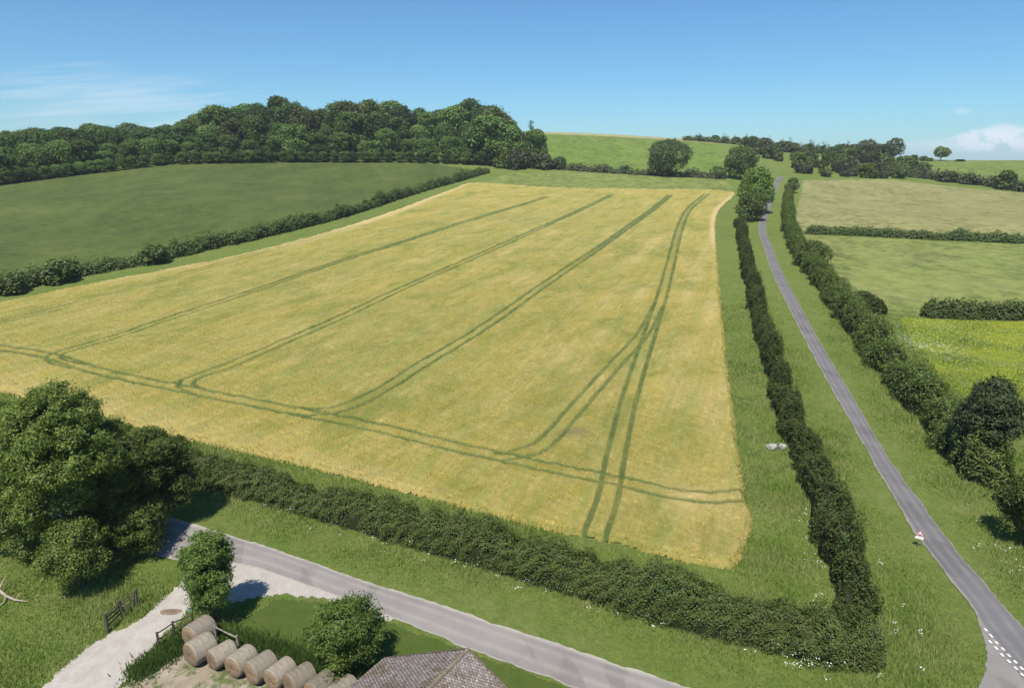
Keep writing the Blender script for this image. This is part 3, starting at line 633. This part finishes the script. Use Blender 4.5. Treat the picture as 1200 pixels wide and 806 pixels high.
for px, py, w, h, i in [(905,186,26,16,1),(920,178,22,12,0),(893,180,26,18,0),(880,172,24,12,1),(912,172,24,12,1),(935,197,24,18,2),(948,190,22,14,1),(942,203,26,12,0),(955,175,26,12,1),(985,200,26,16,0),(975,190,22,12,1),(1000,202,22,14,0),(1008,205,24,12,1),(1022,205,26,16,0),(1030,198,30,18,1),(1040,206,22,12,0),(1055,203,24,12,1),(1000,188,26,14,2),(985,181,24,12,1),(1030,185,34,16,1),(1060,197,30,14,1),(1075,205,26,10,0),(1082,199,20,9,1),(1020,192,30,18,2),(932,188,18,10,1),(968,207,16,8,0),(990,207,14,7,0),(1035,209,14,9,0),(1052,209,14,9,2)]:
    bush(px, py, w, h, i, BL[i]+' scrub bush on the bank right of the lane end', 'scrub on the bank by the lane end')
random.seed(5)
SCR = [(985,183),(1008,176),(1040,178),(1062,192),(1088,204),(1062,210),(1000,208),(980,200)]; SCR2 = [(885,172),(935,176),(985,182),(992,206),(948,206),(925,196),(903,184),(880,184)]
k = 0
while k < 50:
    poly = np.array(SCR if k < 36 else SCR2, float); px = random.uniform(poly[:, 0].min(), poly[:, 0].max()); py = random.uniform(poly[:, 1].min(), poly[:, 1].max())
    if not inpoly(np.array([px]), np.array([py]), poly)[0]: continue
    i = random.choice([0, 1, 1, 2, 0]); w = random.uniform(14, 26) if k < 36 else random.uniform(8, 18)
    bush(px, py, w, w*random.uniform(.5, .75), i, BL[i]+' scrub bush on the bank right of the lane end', 'scrub on the bank by the lane end'); k += 1
for px, py, w, h, i in [(806,164.6,10,5,2),(818,165.3,12,6,1),(828,166,10,5,2),(838,166.6,14,8,1),(850,167.6,12,6,2),(862,168.6,14,8,1),(873,170,14,9,1),(885,171.5,14,9,2),(899,173,16,10,1),(915,175,16,9,2),(930,176.5,16,9,1),(946,178,16,9,2),(960,179.5,16,8,1),(975,181,16,9,2),(990,182,16,8,1),(1070,188.6,14,7,2),(1082,188.8,12,6,1),(1062,188.4,10,5,1),(1055,188.2,10,5,0),(1090,189,9,4,2),(1125,189.2,14,2.5,2)]:
    bush(px, py, w, h, i, BL[i]+' bush in the row along the right skyline', 'bushes along the right skyline')
for px, py, w, h, i in [(747,158.8,5,3,2),(757,159.5,4,2.4,2)]:
    bush(px, py, w, h, i, 'tiny dark bush alone on the bare hill skyline', 'tiny bushes on the hill skyline')
bush(1178,222,30,22,2,'taller dark bush in the row below the plateau field','bushes below the plateau field')
bush(1135,216,26,12,0,'spreading grey bush in the row below the plateau field','bushes below the plateau field')
bush(1110,213,30,12,0,'low grey bush in the row below the plateau field','bushes below the plateau field')
bush(70,331,44,28,1,'largest lump of bush in the left pasture hedge','bushes in the pasture hedge')
bush(182,309,36,24,1,'second rounded bush in the left pasture hedge, right of the largest','bushes in the pasture hedge')
bush(15,343,40,22,1,'bush at the left frame edge in the pasture hedge','bushes in the pasture hedge')
P_ = PX(621,192); build_tree('small_tree', 'thin wispy sapling sticking above the right end of the wood', 'tree', 622, 192, 140, 0, .35, 300, WM[0], .15, .62, 9, (.3, .5), W=3.4)
# ------------------------------------------------------------------ grass blades, nettles, flowers
def scatter(N, D0, D1, a0, a1, pw=1.0):
    D = D0+(D1-D0)*rng.uniform(0, 1, N)**pw; A = rng.uniform(a0, a1, N); return D*np.sin(A), D*np.cos(A)
ROADP = np.concatenate([smooth_line(ROAD_U, 6), smooth_line(ROAD_D, 6)[::-1]]); LANEP = np.concatenate([smooth_line(LANE_L, 6), smooth_line(LANE_R, 6)[::-1]])
BARN = PXL([(420,830),(560,790),(640,860),(560,1000),(420,1000)])
def blades_at(x, y, h, w, lean=.35):
    k = len(x); z = zt(x, y); a = rng.uniform(0, 6.28, k); p = np.stack([x, y, z-.03], 1); u = np.stack([np.cos(a)*w, np.sin(a)*w, 0*w], 1)
    b = rng.uniform(0, 6.28, k); t = np.stack([np.cos(b)*h*lean*rng.uniform(.3, 1.6, k), np.sin(b)*h*lean*rng.uniform(.3, 1.6, k), h], 1)
    v = np.stack([p-u, p+u, p+t], 1).reshape(-1, 3); return v, np.arange(3*k).reshape(-1, 3)
def grass():
    x, y = scatter(1000000, 22, 118, -.82, .78, .8)
    bad = inpoly(x, y, CROP) | inpoly(x, y, ROADP) | inpoly(x, y, LANEP) | inpoly(x, y, JUNC) | inpoly(x, y, DRIVE) | inpoly(x, y, YARD) | inpoly(x, y, LAWN) | inpoly(x, y, BARN)
    x, y = x[~bad], y[~bad]
    D = np.hypot(x, y); keep = rng.uniform(0, 1, len(x)) < np.clip((125-D)/60, 0, 1); x, y, D = x[keep], y[keep], D[keep]
    rd = np.minimum(pdist(x, y, ROAD_U), np.minimum(pdist(x, y, ROAD_D), np.minimum(pdist(x, y, LANE_L), pdist(x, y, LANE_R))))
    hh = np.clip(.07+.09*rd, .06, .38)*(.75+.45*np.clip(sn(x, y, .5, 30)+.2, -.6, 1.4))
    h = hh*rng.uniform(.5, 1.2, len(x)); w = rng.uniform(.012, .03, len(x))*(.7+D/60)
    v, f = blades_at(x, y, h, w); mb = MB(); mb.add(v, f)
    return tag(mb.build('verge_grass', M['blade']), 'rough uncut grass covering the verges and the paddock', 'grass', kind='stuff')
grass()
def strip_pts(line, N, wid):
    c = resample(line, .3); i = rng.integers(0, len(c), N); return c[i, 0]+rng.normal(0, wid, N), c[i, 1]+rng.normal(0, wid, N)
# dark nettles in front of and behind the bales
x1, y1 = strip_pts(PXL([(250,742),(290,752),(340,768),(385,784),(420,798)]), 9000, .38); x2, y2 = strip_pts(PXL([(232,742),(205,760),(180,775),(165,788)]), 7000, .4)
x = np.concatenate([x1, x2]); y = np.concatenate([y1, y2]); v, f = blades_at(x, y, rng.uniform(.15, .5, len(x)), rng.uniform(.02, .05, len(x))); mb = MB(); mb.add(v, f)
tag(mb.build('nettles', M['blade_lawn']), 'dark green nettles and weeds growing around the bales and fence', 'weeds', kind='stuff')
def flowers():
    xs, ys = [], []
    for l, N, o in ((PXL([(240,585),(350,612),(500,660),(600,688),(700,720),(800,752),(900,775),(1000,797),(1040,797)]), 40, .5), (PXL([(960,725),(950,650),(935,600)]), 16, .4), (PXL([(1055,800),(1060,740),(1020,660),(990,600)]), 12, .7), (PXL([(1195,690),(1170,640),(1130,590)]), 18, .8), (PXL([(920,780),(980,790)]), 14, .4)):
        c = resample(l, .4); i = rng.integers(0, len(c), N); xs.append(c[i, 0]+rng.normal(0, o, N)); ys.append(c[i, 1]+rng.normal(0, o, N))
    # patch of white flowers in the yellow field
    for cx, cy, N, sx in ((1075,405,180,3), (1095,415,120,3), (1105,388,60,2), (1088,412,80,1.2), (1175,405,60,3)):
        q = PX(cx, cy); xs.append(q[0]+rng.normal(0, sx, N)); ys.append(q[1]+rng.normal(0, sx, N))
    x = np.concatenate(xs); y = np.concatenate(ys); z = zt(x, y)+rng.uniform(.45, .85, len(x)); mb = MB()
    p = np.repeat(np.stack([x, y, z], 1), 5, 0)+rng.normal(0, .07, (len(x)*5, 3))*np.array([1.2, 1.2, .5])
    leafquads(mb, p, np.tile([0, 0, 1.], (len(p), 1))+rdirs(len(p))*.4, rng.uniform(.018, .04, len(p)), .9)
    return tag(mb.build('wild_flowers', M['flower']), 'scattered white umbel flowers in the verges and the yellow field', 'flowers', kind='stuff')
flowers()
# ------------------------------------------------------------------ straw bales
def m_bale(end):
    n = NT('straw_end' if end else 'net_wrapped_straw', .9, .12); v = n.pos(obj=True)
    if end:
        g = n.new('ShaderNodeTexWave', wave_type='RINGS', rings_direction='Y'); g.inputs['Scale'].default_value = 3.2; g.inputs['Distortion'].default_value = 7; g.inputs['Detail'].default_value = 4; n.ln(v, g.inputs[0])
        c = n.mix(g.outputs[1], (.2, .125, .065), (.33, .225, .13))
        c = n.mix(n.noise(v, 2.2, 5, .7, .4, .65), c, (.27, .21, .17))
    else:
        n2 = n.pos((1, 14, 1), 0, True); c = n.mix(n.noise(n2, 1.2, 3, .6), (.25, .225, .185), (.37, .34, .29)); c = n.mix(n.mul(n.noise(v, 3, 6, .75), .5), c, (.17, .14, .1))
    f = n.noise(v, 22, 6, .8, .3, .7); c = n.mix(n.mul(f, .4), c, (.24, .17, .09)); n.bump(f, .6, .05)
    oi = n.new('ShaderNodeObjectInfo'); hv = n.new('ShaderNodeHueSaturation'); r = n.new('ShaderNodeMapRange'); r.inputs[3].default_value = .72; r.inputs[4].default_value = 1.2
    n.ln(oi.outputs['Random'], r.inputs[0]); n.ln(r.outputs[0], hv.inputs['Value']); n.ln(c, hv.inputs['Color']); return n.out(hv.outputs[0])
M['bale_end'] = m_bale(True); M['bale_wrap'] = m_bale(False)
def bale_parts(rad, L, seed):
    g = np.random.default_rng(seed); seg = 40; a = np.arange(seg)/seg*2*math.pi
    sq = 1-.09*np.clip(-np.sin(a), 0, 1)**2   # sags where it stands
    def ring(y, r, jit): 
        rr = r*sq*(1+jit*np.sin(a*5+seed)+jit*.7*np.sin(a*11+seed*2)); return np.stack([rr*np.cos(a), np.full(seg, y)+0*a, rad*.95+rr*np.sin(a)], 1)
    ys = np.concatenate([[-L/2, -L/2+.05], np.linspace(-L/2+.15, L/2-.15, 9), [L/2-.05, L/2]])
    rs = np.array([.94, .985]+[1+.012*math.sin(k*2.3+seed) for k in range(9)]+[.985, .94])*rad
    w = MB(); w.add(np.concatenate([ring(y, r, .012) for y, r in zip(ys, rs)]), np.array([(i*seg+j, i*seg+(j+1) % seg, (i+1)*seg+(j+1) % seg, (i+1)*seg+j) for i in range(len(ys)-1) for j in range(seg)]))
    ends = []
    for s in (-1, 1):
        e = MB(); vs = [ring(s*(L/2+b+.0)+0, rad*q, .012) for q, b in ((.94, 0.0), (.8, .05), (.55, .07), (.3, .055), (.08, .03))]
        for q in vs[1:]: q[:, 1] += g.normal(0, .02, seg)
        v = np.concatenate(vs); f = np.array([(i*seg+j, i*seg+(j+1) % seg, (i+1)*seg+(j+1) % seg, (i+1)*seg+j) for i in range(4) for j in range(seg)])
        e.add(v, f); e.add(vs[-1], [tuple(range(seg))]); ends.append(e)
    # loose straw wisps on the ends
    return w, ends
BALES = [((237,772),1.42,1.3,-38,'front straw bale of the leftmost pair, greyish, beside the fence'),
         ((262,777),1.3,1.25,-35,'straw bale second along the row, just right of the leftmost pair'),
         ((285,785),1.32,1.3,-35,'straw bale third along the row with a grey wrapped top'),
         ((308,793),1.32,1.3,-36,'straw bale fourth along the row with a pale banded wrap'),
         ((330,799),1.32,1.3,-36,'straw bale in the middle of the row, fifth from the left'),
         ((353,807),1.34,1.3,-37,'straw bale sixth from the left with a broad orange-brown end'),
         ((378,815),1.34,1.3,-36,'straw bale second from the right end of the row, below the lawn tree'),
         ((403,822),1.34,1.3,-36,'straw bale at the right end of the row next to the barn roof')]
for k, ((px, py), dia, L, rz, lab) in enumerate(BALES+[((236,752),1.5,1.35,-30,'plum-grey straw bale standing behind the leftmost front bale')]):
    P = PX(px, py); r = empty('straw_bale', P, lab, 'bale', 'round straw bales in a row', R(rz+[3, -4, 5, -2, 4, -5, 2, -3, 0][k])); w, ends = bale_parts(dia*.46*[1.03, .95, 1.0, 1.05, .96, 1.02, .97, 1.0, 1.0][k], L*.95, k+1)
    w.build('net_wrap', M['bale_wrap'], r, True)
    for e in ends: e.build('straw_end', M['bale_end'], r, True)
# ------------------------------------------------------------------ fences, fallen branch
def rail_fence(name, label, pts, h, nr, mat, tilt=.05, post=.07):
    q = [PX(*p) for p in pts]; root = empty(name, q[0], label, 'fence'); o = np.array(q[0])
    tops = []
    for p in q:
        t = np.array([random.uniform(-tilt, tilt), random.uniform(-tilt, tilt), h*random.uniform(.92, 1.12)]); tops.append((p, t))
        mb = MB(); mb.tube([p-o-(0, 0, .2), p-o+t*.5, p-o+t], [post, post*.95, post*.85], 6); mb.build('post', mat, root)
    for a, b in zip(tops[:-1], tops[1:]):
        for k in range(nr):
            f = .92-(.75/nr)*k; A = a[0]-o+a[1]*f; B = b[0]-o+b[1]*(f+random.uniform(-.05, .03)); mb = MB(); mb.tube([A, (A+B)/2-(0, 0, .02), B], .042, 5); mb.build('rail', mat, root)
    return root
rail_fence('wooden_fence', 'dark broken rail fence in the grass left of the driveway', [(160,712),(145,724),(126,741)], 1.15, 4, M['darkwood'], .22, .1)
rail_fence('wooden_fence', 'low rail fence along the right driveway edge ending at the small tree', [(187,760),(205,747),(227,735)], 1.0, 2, M['darkwood'], .03)
rail_fence('wooden_fence', 'pale rail fence stub behind the bales at the lawn edge', [(254,752),(280,762)], 1.0, 1, M['wood'], .05)
P = PX(227,735); e = empty('junction_box', P+np.array([-.02, .02, 1.06]), 'small pale blue box on top of the driveway fence post', 'box')
mb = MB(); mb.box((0, 0, .12), (.22, .16, .24)); mb.build('case', m_plain('pale_blue_plastic', (.4, .5, .58), .5, .1), e); mb = MB(); mb.box((0, 0, .262), (.27, .21, .04)); mb.build('lid', M['white'], e)
def branch():
    P = PX(10,702); mb = MB(); o = P
    main = [PX(-12,690), PX(0,696), PX(8,701), PX(18,705), PX(32,706)]; z = [.5, .3, .18, .14, .1]
    m = [p-o+(0, 0, zz) for p, zz in zip(main, z)]; mb.tube(m, [.11, .1, .09, .06, .03], 7)
    mb.tube([m[1], PX(6,690)-o+(0, 0, .6), PX(12,684)-o+(0, 0, .7)], [.06, .04, .015], 5); mb.tube([m[2], PX(5,708)-o+(0, 0, .15), PX(-4,714)-o+(0, 0, .1)], [.06, .04, .02], 5); mb.tube([m[3], PX(26,700)-o+(0, 0, .35)], [.04, .012], 5)
    return tag(mb.build('fallen_branch', M['palebark'], None, True, loc=None), 'bare pale fallen branch lying in the paddock grass', 'branch'), P
b_, P = branch(); b_.location = P
# ------------------------------------------------------------------ pale stones by the lane hedge
M['stone'] = m_plain('pale_stone', (.27, .265, .245), .95, .45, 5)
for (px, py), s, lab in (((905,526),(.75,.5,.5),'larger pale stone block in the grass beside the lane hedge'), ((917,526),(.45,.42,.5),'smaller pale stone block right against the lane hedge')):
    P = PX(px, py); mb = MB(); nu, nv = 18, 10
    u = np.linspace(0, 2*math.pi, nu, False); w = np.linspace(-math.pi/2, math.pi/2, nv); U, V = np.meshgrid(u, w, indexing='xy')
    sg = lambda t, e: np.sign(t)*np.abs(t)**e
    rr = 1+.16*np.sin(3*U+px)*np.cos(2*V)+.12*np.sin(5*U+3*V)+.07*np.sin(9*U-4*V)
    X = s[0]*sg(np.cos(V), .5)*sg(np.cos(U), .6)*rr*.62; Y = s[1]*sg(np.cos(V), .5)*sg(np.sin(U), .6)*rr*.62; Z = s[2]*.5*(sg(np.sin(V), .6)*rr+.8)
    idx = np.arange(nu*nv).reshape(nv, nu); f = [(idx[i, j], idx[i, (j+1) % nu], idx[i+1, (j+1) % nu], idx[i+1, j]) for i in range(nv-1) for j in range(nu)]
    mb.add(np.stack([X, Y, Z], -1), f); o = mb.build('stone_block', M['stone'], None, True); o.location = P; o.rotation_euler.z = .4; tag(o, lab, 'stone')
# ------------------------------------------------------------------ road sign
M['signface'] = m_plain('sign_white', (.8, .8, .8), .4, .02); M['signred'] = m_plain('sign_red', (.62, .03, .04), .4, .05); M['black'] = m_plain('sign_black', (.015, .015, .015), .5, .1); M['steel'] = m_plain('grey_steel', (.3, .31, .31), .5, .15, 8, .5, .5); M['signback'] = m_plain('grey_sign_back', (.25, .26, .26), .6, .1)
P = PX(1075.5,641); faz = math.atan2(P[0], P[1]); sign = empty('road_sign', P, 'red-edged triangular warning sign with white plate on the left lane verge', 'road sign', rz=-faz+R(8)); sign.scale = (.66, .66, .66)
def tri(side, y, z0, dpt, rnd=.0):
    h = side*.866; return [(-side/2, y, z0), (side/2, y, z0), (0, y, z0+h)], h
def prism(pts, dy):
    k = len(pts); a = np.array(pts); b = a+np.array([0, dy, 0]); f = [tuple(range(k)), tuple(range(2*k-1, k-1, -1))]
    mb = MB(); v = np.concatenate([a, b]); mb.add(v, [f[0]]); mb.add(v, [f[1]])
    mb.add(v, [(i, i+k, (i+1) % k+k, (i+1) % k) for i in range(k)]); return mb
mb = MB(); mb.tube([(0, .05, -.2), (0, .05, 1.95)], .038, 10); mb.build('post', M['steel'], sign, True)
t, h = tri(.74, 0, 1.28, .02); prism(t, .015).build('triangle_plate', M['signred'], sign)
t, h = tri(.54, -.004, 1.338, .02); prism(t, .003).build('triangle_face', M['signface'], sign)
hump = [(-.2, -.008, 1.37)]+[(-.17+.34*k/10, -.008, 1.39+.11*math.sin(math.pi*k/10)) for k in range(11)]+[(.2, -.008, 1.37)]
prism(hump, .003).build('symbol', M['black'], sign)
prism([(-.37, 0, .95), (.37, 0, .95), (.37, 0, 1.22), (-.37, 0, 1.22)], .015).build('lower_plate', M['signface'], sign)
# ------------------------------------------------------------------ barn
def m_tile():
    n = NT('mossy_roof_tiles', .85, .2); g = n.new('ShaderNodeNewGeometry'); ri = g.outputs['Random Per Island']; v = n.pos()
    c = n.mix(ri, (.19, .145, .12), (.34, .285, .255)); c = n.mix(n.noise(v, .7, 6, .75, .48, .62), c, (.16, .115, .07)); c = n.mix(n.mul(n.noise(v, 5, 5, .8, .55, .64), .8), c, (.56, .54, .5))
    f = n.noise(v, 25, 4, .7, .3, .7); c = n.mix(n.mul(f, .3), c, (.12, .1, .085)); n.bump(f, .3, .02); return n.out(c)
M['tile'] = m_tile(); M['ridge'] = m_plain('ridge_tile_mortar', (.17, .135, .095), .9, .3, 5); M['brick'] = m_gravel('barn_stone', (.34, .3, .24), (.4, .36, .29), (.28, .24, .19)); M['plank'] = m_plain('barn_planks', (.13, .1, .075), .85, .3, 4); M['dark_glass'] = m_plain('dark_glass', (.02, .025, .03), .15, .1, 4, .5)
apex = azd(546, 762, 1); 
def at_z(px, py, z):
    r = ray(px, py); t = (z-HC)/r[2]; return np.array([r[0]*t, r[1]*t, z])
g0 = 1.2; A0 = at_z(546, 762, g0+5.0); rd = at_z(502, 806, g0+5.0)-A0; rl = math.atan2(rd[0], rd[1])
el = at_z(444, 778, g0+2.3); half = math.hypot(*(el-A0)[:2])
barn = empty('barn', (A0[0], A0[1], g0-.2), 'barn with a mottled grey-brown tiled roof at the bottom edge', 'barn', rz=-rl)   # local +y runs along the ridge towards the camera
Lb, he, hr = 16.0, 2.5, 5.2; hw = half
wl = MB(); i_ = hw-.3
for x in (-i_, i_): wl.box((x, Lb/2, he/2-.1), (.35, Lb-.6, he-.2))
for y in (.3, Lb-.3):
    wl.add([(-i_, y-.15, -.3), (i_, y-.15, -.3), (i_, y-.15, he-.15), (0, y-.15, hr-.25), (-i_, y-.15, he-.15), (-i_, y+.15, -.3), (i_, y+.15, -.3), (i_, y+.15, he-.15), (0, y+.15, hr-.25), (-i_, y+.15, he-.15)], [(0, 1, 2, 3, 4)]); wl.add(wl.v[-1], [(9, 8, 7, 6, 5)]); wl.add(wl.v[-1], [(0, 5, 6, 1), (1, 6, 7, 2), (4, 9, 5, 0)])
wl.build('wall', M['brick'], barn)
sl = math.hypot(hw+.1, hr-he); pit = math.atan2(hr-he, hw+.1)
for s, nm in ((-1, 'roof'), (1, 'roof')):
    t = MB(); rows = int(sl/.125); cols = int((Lb+.3)/.16)
    for i in range(rows):
        for j in range(cols):
            u = (i+.5)*sl/rows; v = -.15+(j+.5+(.5 if i % 2 else 0))*(Lb+.3)/cols
            if v > Lb+.2: continue
            sag = -.05*math.sin(v*.35)*math.sin(u/sl*math.pi)
            cx = s*u*math.cos(pit); cz = hr-u*math.sin(pit)+sag+random.uniform(-.006, .008)
            ty = pit-R(6)+random.uniform(-.03, .03); du = .09; dv = .075
            c, sn_ = math.cos(ty), math.sin(ty); sk = random.uniform(-.008, .008)
            P4 = [(cx-s*du*c, v-dv, cz+du*sn_), (cx-s*du*c, v+dv, cz+du*sn_), (cx+s*du*c, v+dv+sk, cz-du*sn_), (cx+s*du*c, v-dv+sk, cz-du*sn_)]
            lo = [(a, b, k-.02) for a, b, k in P4]
            t.add(P4+lo, [(0, 1, 2, 3), (3, 2, 6, 7), (0, 3, 7, 4), (1, 5, 6, 2)])
    rf = t.build(nm, M['tile'], barn)
    ud = MB(); ud.add([(s*.02, -.1, hr-.09), (s*.02, Lb+.1, hr-.09), (s*hw, Lb+.1, he-.09), (s*hw, -.1, he-.09)], [(0, 1, 2, 3)]); ud.build('roof_underlay', M['plank'], rf)
rg = MB()
for j in range(int(Lb/.42)):
    y = -.15+j*.42; a = np.linspace(-1.9, 1.9, 9); rr = .095
    for k in range(2): pass
    v = [(rr*math.sin(q)*1.1, yy, hr-.04+rr*math.cos(q)+.008*(j % 2)) for yy in (y, y+.415) for q in a]; rg.add(v, [(i, i+1, i+10, i+9) for i in range(8)])
rg.build('ridge_tiles', M['ridge'], barn)
vg = MB()
for s in (-1, 1):
    vg.add([(0, -.2, hr+.03), (s*(hw+.1), -.2, he+.0), (s*(hw+.1), -.08, he+.02), (0, -.08, hr+.05), (0, -.2, hr-.12), (s*(hw+.1), -.2, he-.15)], [(0, 1, 2, 3), (4, 5, 1, 0)])
vg.build('verge_board', M['ridge'], barn)
d_ = MB(); d_.box((hw-.115, 6, 1.05), (.06, 1.6, 2.1)); dd = d_.build('door', M['plank'], barn); h_ = MB(); h_.box((hw-.07, 6.6, 1.05), (.04, .05, .2)); h_.build('handle', M['steel'], dd)
for y in (3, 10):
    w_ = MB(); w_.box((hw-.115, y, 1.45), (.08, 1.1, .9)); ww = w_.build('window', M['wood'], barn); g_ = MB(); g_.box((hw-.09, y, 1.45), (.05, .95, .75)); g_.build('pane', M['dark_glass'], ww)
# ------------------------------------------------------------------ thin summer haze
hm = bpy.data.materials.new('thin_haze'); hm.use_nodes = True; ht = hm.node_tree; ht.nodes.remove(ht.nodes['Principled BSDF'])
pv = ht.nodes.new('ShaderNodeVolumePrincipled'); pv.inputs['Color'].default_value = (.82, .9, 1, 1); pv.inputs['Density'].default_value = .00012; ht.links.new(pv.outputs[0], ht.nodes['Material Output'].inputs['Volume'])
mb = MB(); mb.box((0, 0, 45), (13400, 13400, 140)); tag(mb.build('haze', hm), kind='stuff')
# ------------------------------------------------------------------ sky, sun, camera
SAZ, SEL = R(18+180), R(60.5)     # sun azimuth (clockwise from +Y) and elevation
sc = bpy.context.scene
w = bpy.data.worlds.new('World'); sc.world = w; w.use_nodes = True; nt = w.node_tree; bg = nt.nodes['Background']
sky = nt.nodes.new('ShaderNodeTexSky'); sky.sky_type = 'NISHITA'; sky.sun_disc = False; sky.sun_elevation = SEL; sky.sun_rotation = SAZ
sky.air_density = 1.0; sky.dust_density = .3; sky.ozone_density = 2.5; sky.altitude = 100
def N(ty, **k):
    n = nt.nodes.new(ty)
    for a, b in k.items(): setattr(n, a, b)
    return n
def math_(op, a, b=None, cl=False):
    n = N('ShaderNodeMath', operation=op, use_clamp=cl)
    for i, v in enumerate((a, b)):
        if v is None: continue
        if hasattr(v, 'links'): nt.links.new(v, n.inputs[i])
        else: n.inputs[i].default_value = v
    return n.outputs[0]
tc = N('ShaderNodeTexCoord'); sp = N('ShaderNodeSeparateXYZ'); nt.links.new(tc.outputs['Generated'], sp.inputs[0])
az = math_('ARCTAN2', sp.outputs[0], sp.outputs[1]); elv = math_('ARCSINE', sp.outputs[2])
def cloud(caz, cel, waz, wel, sx, sy, seed, lo, hi, det=5):
    cb = N('ShaderNodeCombineXYZ'); nt.links.new(math_('MULTIPLY', az, sx), cb.inputs[0]); nt.links.new(math_('MULTIPLY', math_('ADD', elv, math_('MULTIPLY', az, -.12 if sx < 20 else 0)), sy), cb.inputs[1]); cb.inputs[2].default_value = seed
    ns = N('ShaderNodeTexNoise'); ns.inputs['Scale'].default_value = 1; ns.inputs['Detail'].default_value = det; ns.inputs['Roughness'].default_value = .6; nt.links.new(cb.outputs[0], ns.inputs['Vector'])
    da = math_('DIVIDE', math_('SUBTRACT', az, caz), waz); de = math_('DIVIDE', math_('SUBTRACT', elv, cel), wel)
    m = math_('SUBTRACT', 1.0, math_('ADD', math_('MULTIPLY', da, da), math_('MULTIPLY', de, de)), True)
    v = math_('ADD', ns.outputs[0], math_('MULTIPLY', math_('SUBTRACT', m, 1.0), .35))
    r = N('ShaderNodeMapRange'); r.inputs[1].default_value = lo; r.inputs[2].default_value = hi; nt.links.new(v, r.inputs[0]); return math_('MULTIPLY', r.outputs[0], m)
def pa(px, py):
    r = ray(px, py); return math.atan2(r[0], r[1]), math.atan2(r[2], math.hypot(r[0], r[1]))
cl = []
a, e = pa(130, 120); cl.append((cloud(a, e, .34, .07, 7, 85, 3.1, .36, .72, 6), .5))
a, e = pa(1170, 164); cl.append((cloud(a, e, .07, .022, 34, 60, 5.2, .3, .42), 1.0))
a, e = pa(1100, 170); cl.append((cloud(a, e, .09, .02, 26, 60, 1.7, .4, .6), .4))
a, e = pa(1128, 130); cl.append((cloud(a, e, .018, .008, 50, 90, 9.7, .35, .6), .3))
tn = N('ShaderNodeMix', data_type='RGBA', blend_type='MULTIPLY'); tn.inputs[0].default_value = 1; nt.links.new(sky.outputs[0], tn.inputs[6]); tn.inputs[7].default_value = (.465, .76, .95, 1); col = tn.outputs[2]
for m, k in cl:
    mx = N('ShaderNodeMix', data_type='RGBA'); nt.links.new(math_('MULTIPLY', m, k), mx.inputs[0]); nt.links.new(col, mx.inputs[6]); mx.inputs[7].default_value = (6.4, 7.0, 7.7, 1); col = mx.outputs[2]
nt.links.new(col, bg.inputs[0]); bg.inputs[1].default_value = .1
sun = bpy.data.lights.new('sun', 'SUN'); sun.energy = 4.9; sun.angle = R(.53); sun.color = (1, .95, .87); so = bpy.data.objects.new('sun', sun); C.objects.link(so)
sd = Vector((math.sin(SAZ)*math.cos(SEL), math.cos(SAZ)*math.cos(SEL), math.sin(SEL))); so.rotation_euler = sd.to_track_quat('Z', 'Y').to_euler(); so.location = sd*200
cam = bpy.data.cameras.new('camera'); cam.lens = 24; cam.sensor_width = 36; cam.sensor_fit = 'HORIZONTAL'; cam.clip_end = 20000; cam.clip_start = .5
co = bpy.data.objects.new('camera', cam); C.objects.link(co); co.location = (0, 0, HC); co.rotation_euler = (math.pi/2-TH, 0, 0); sc.camera = co
sc.view_settings.view_transform = 'Standard'; sc.view_settings.look = 'None'; sc.view_settings.exposure = .42; sc.view_settings.gamma = 1
print('wood trees', cnt, 'objects', len(bpy.data.objects))
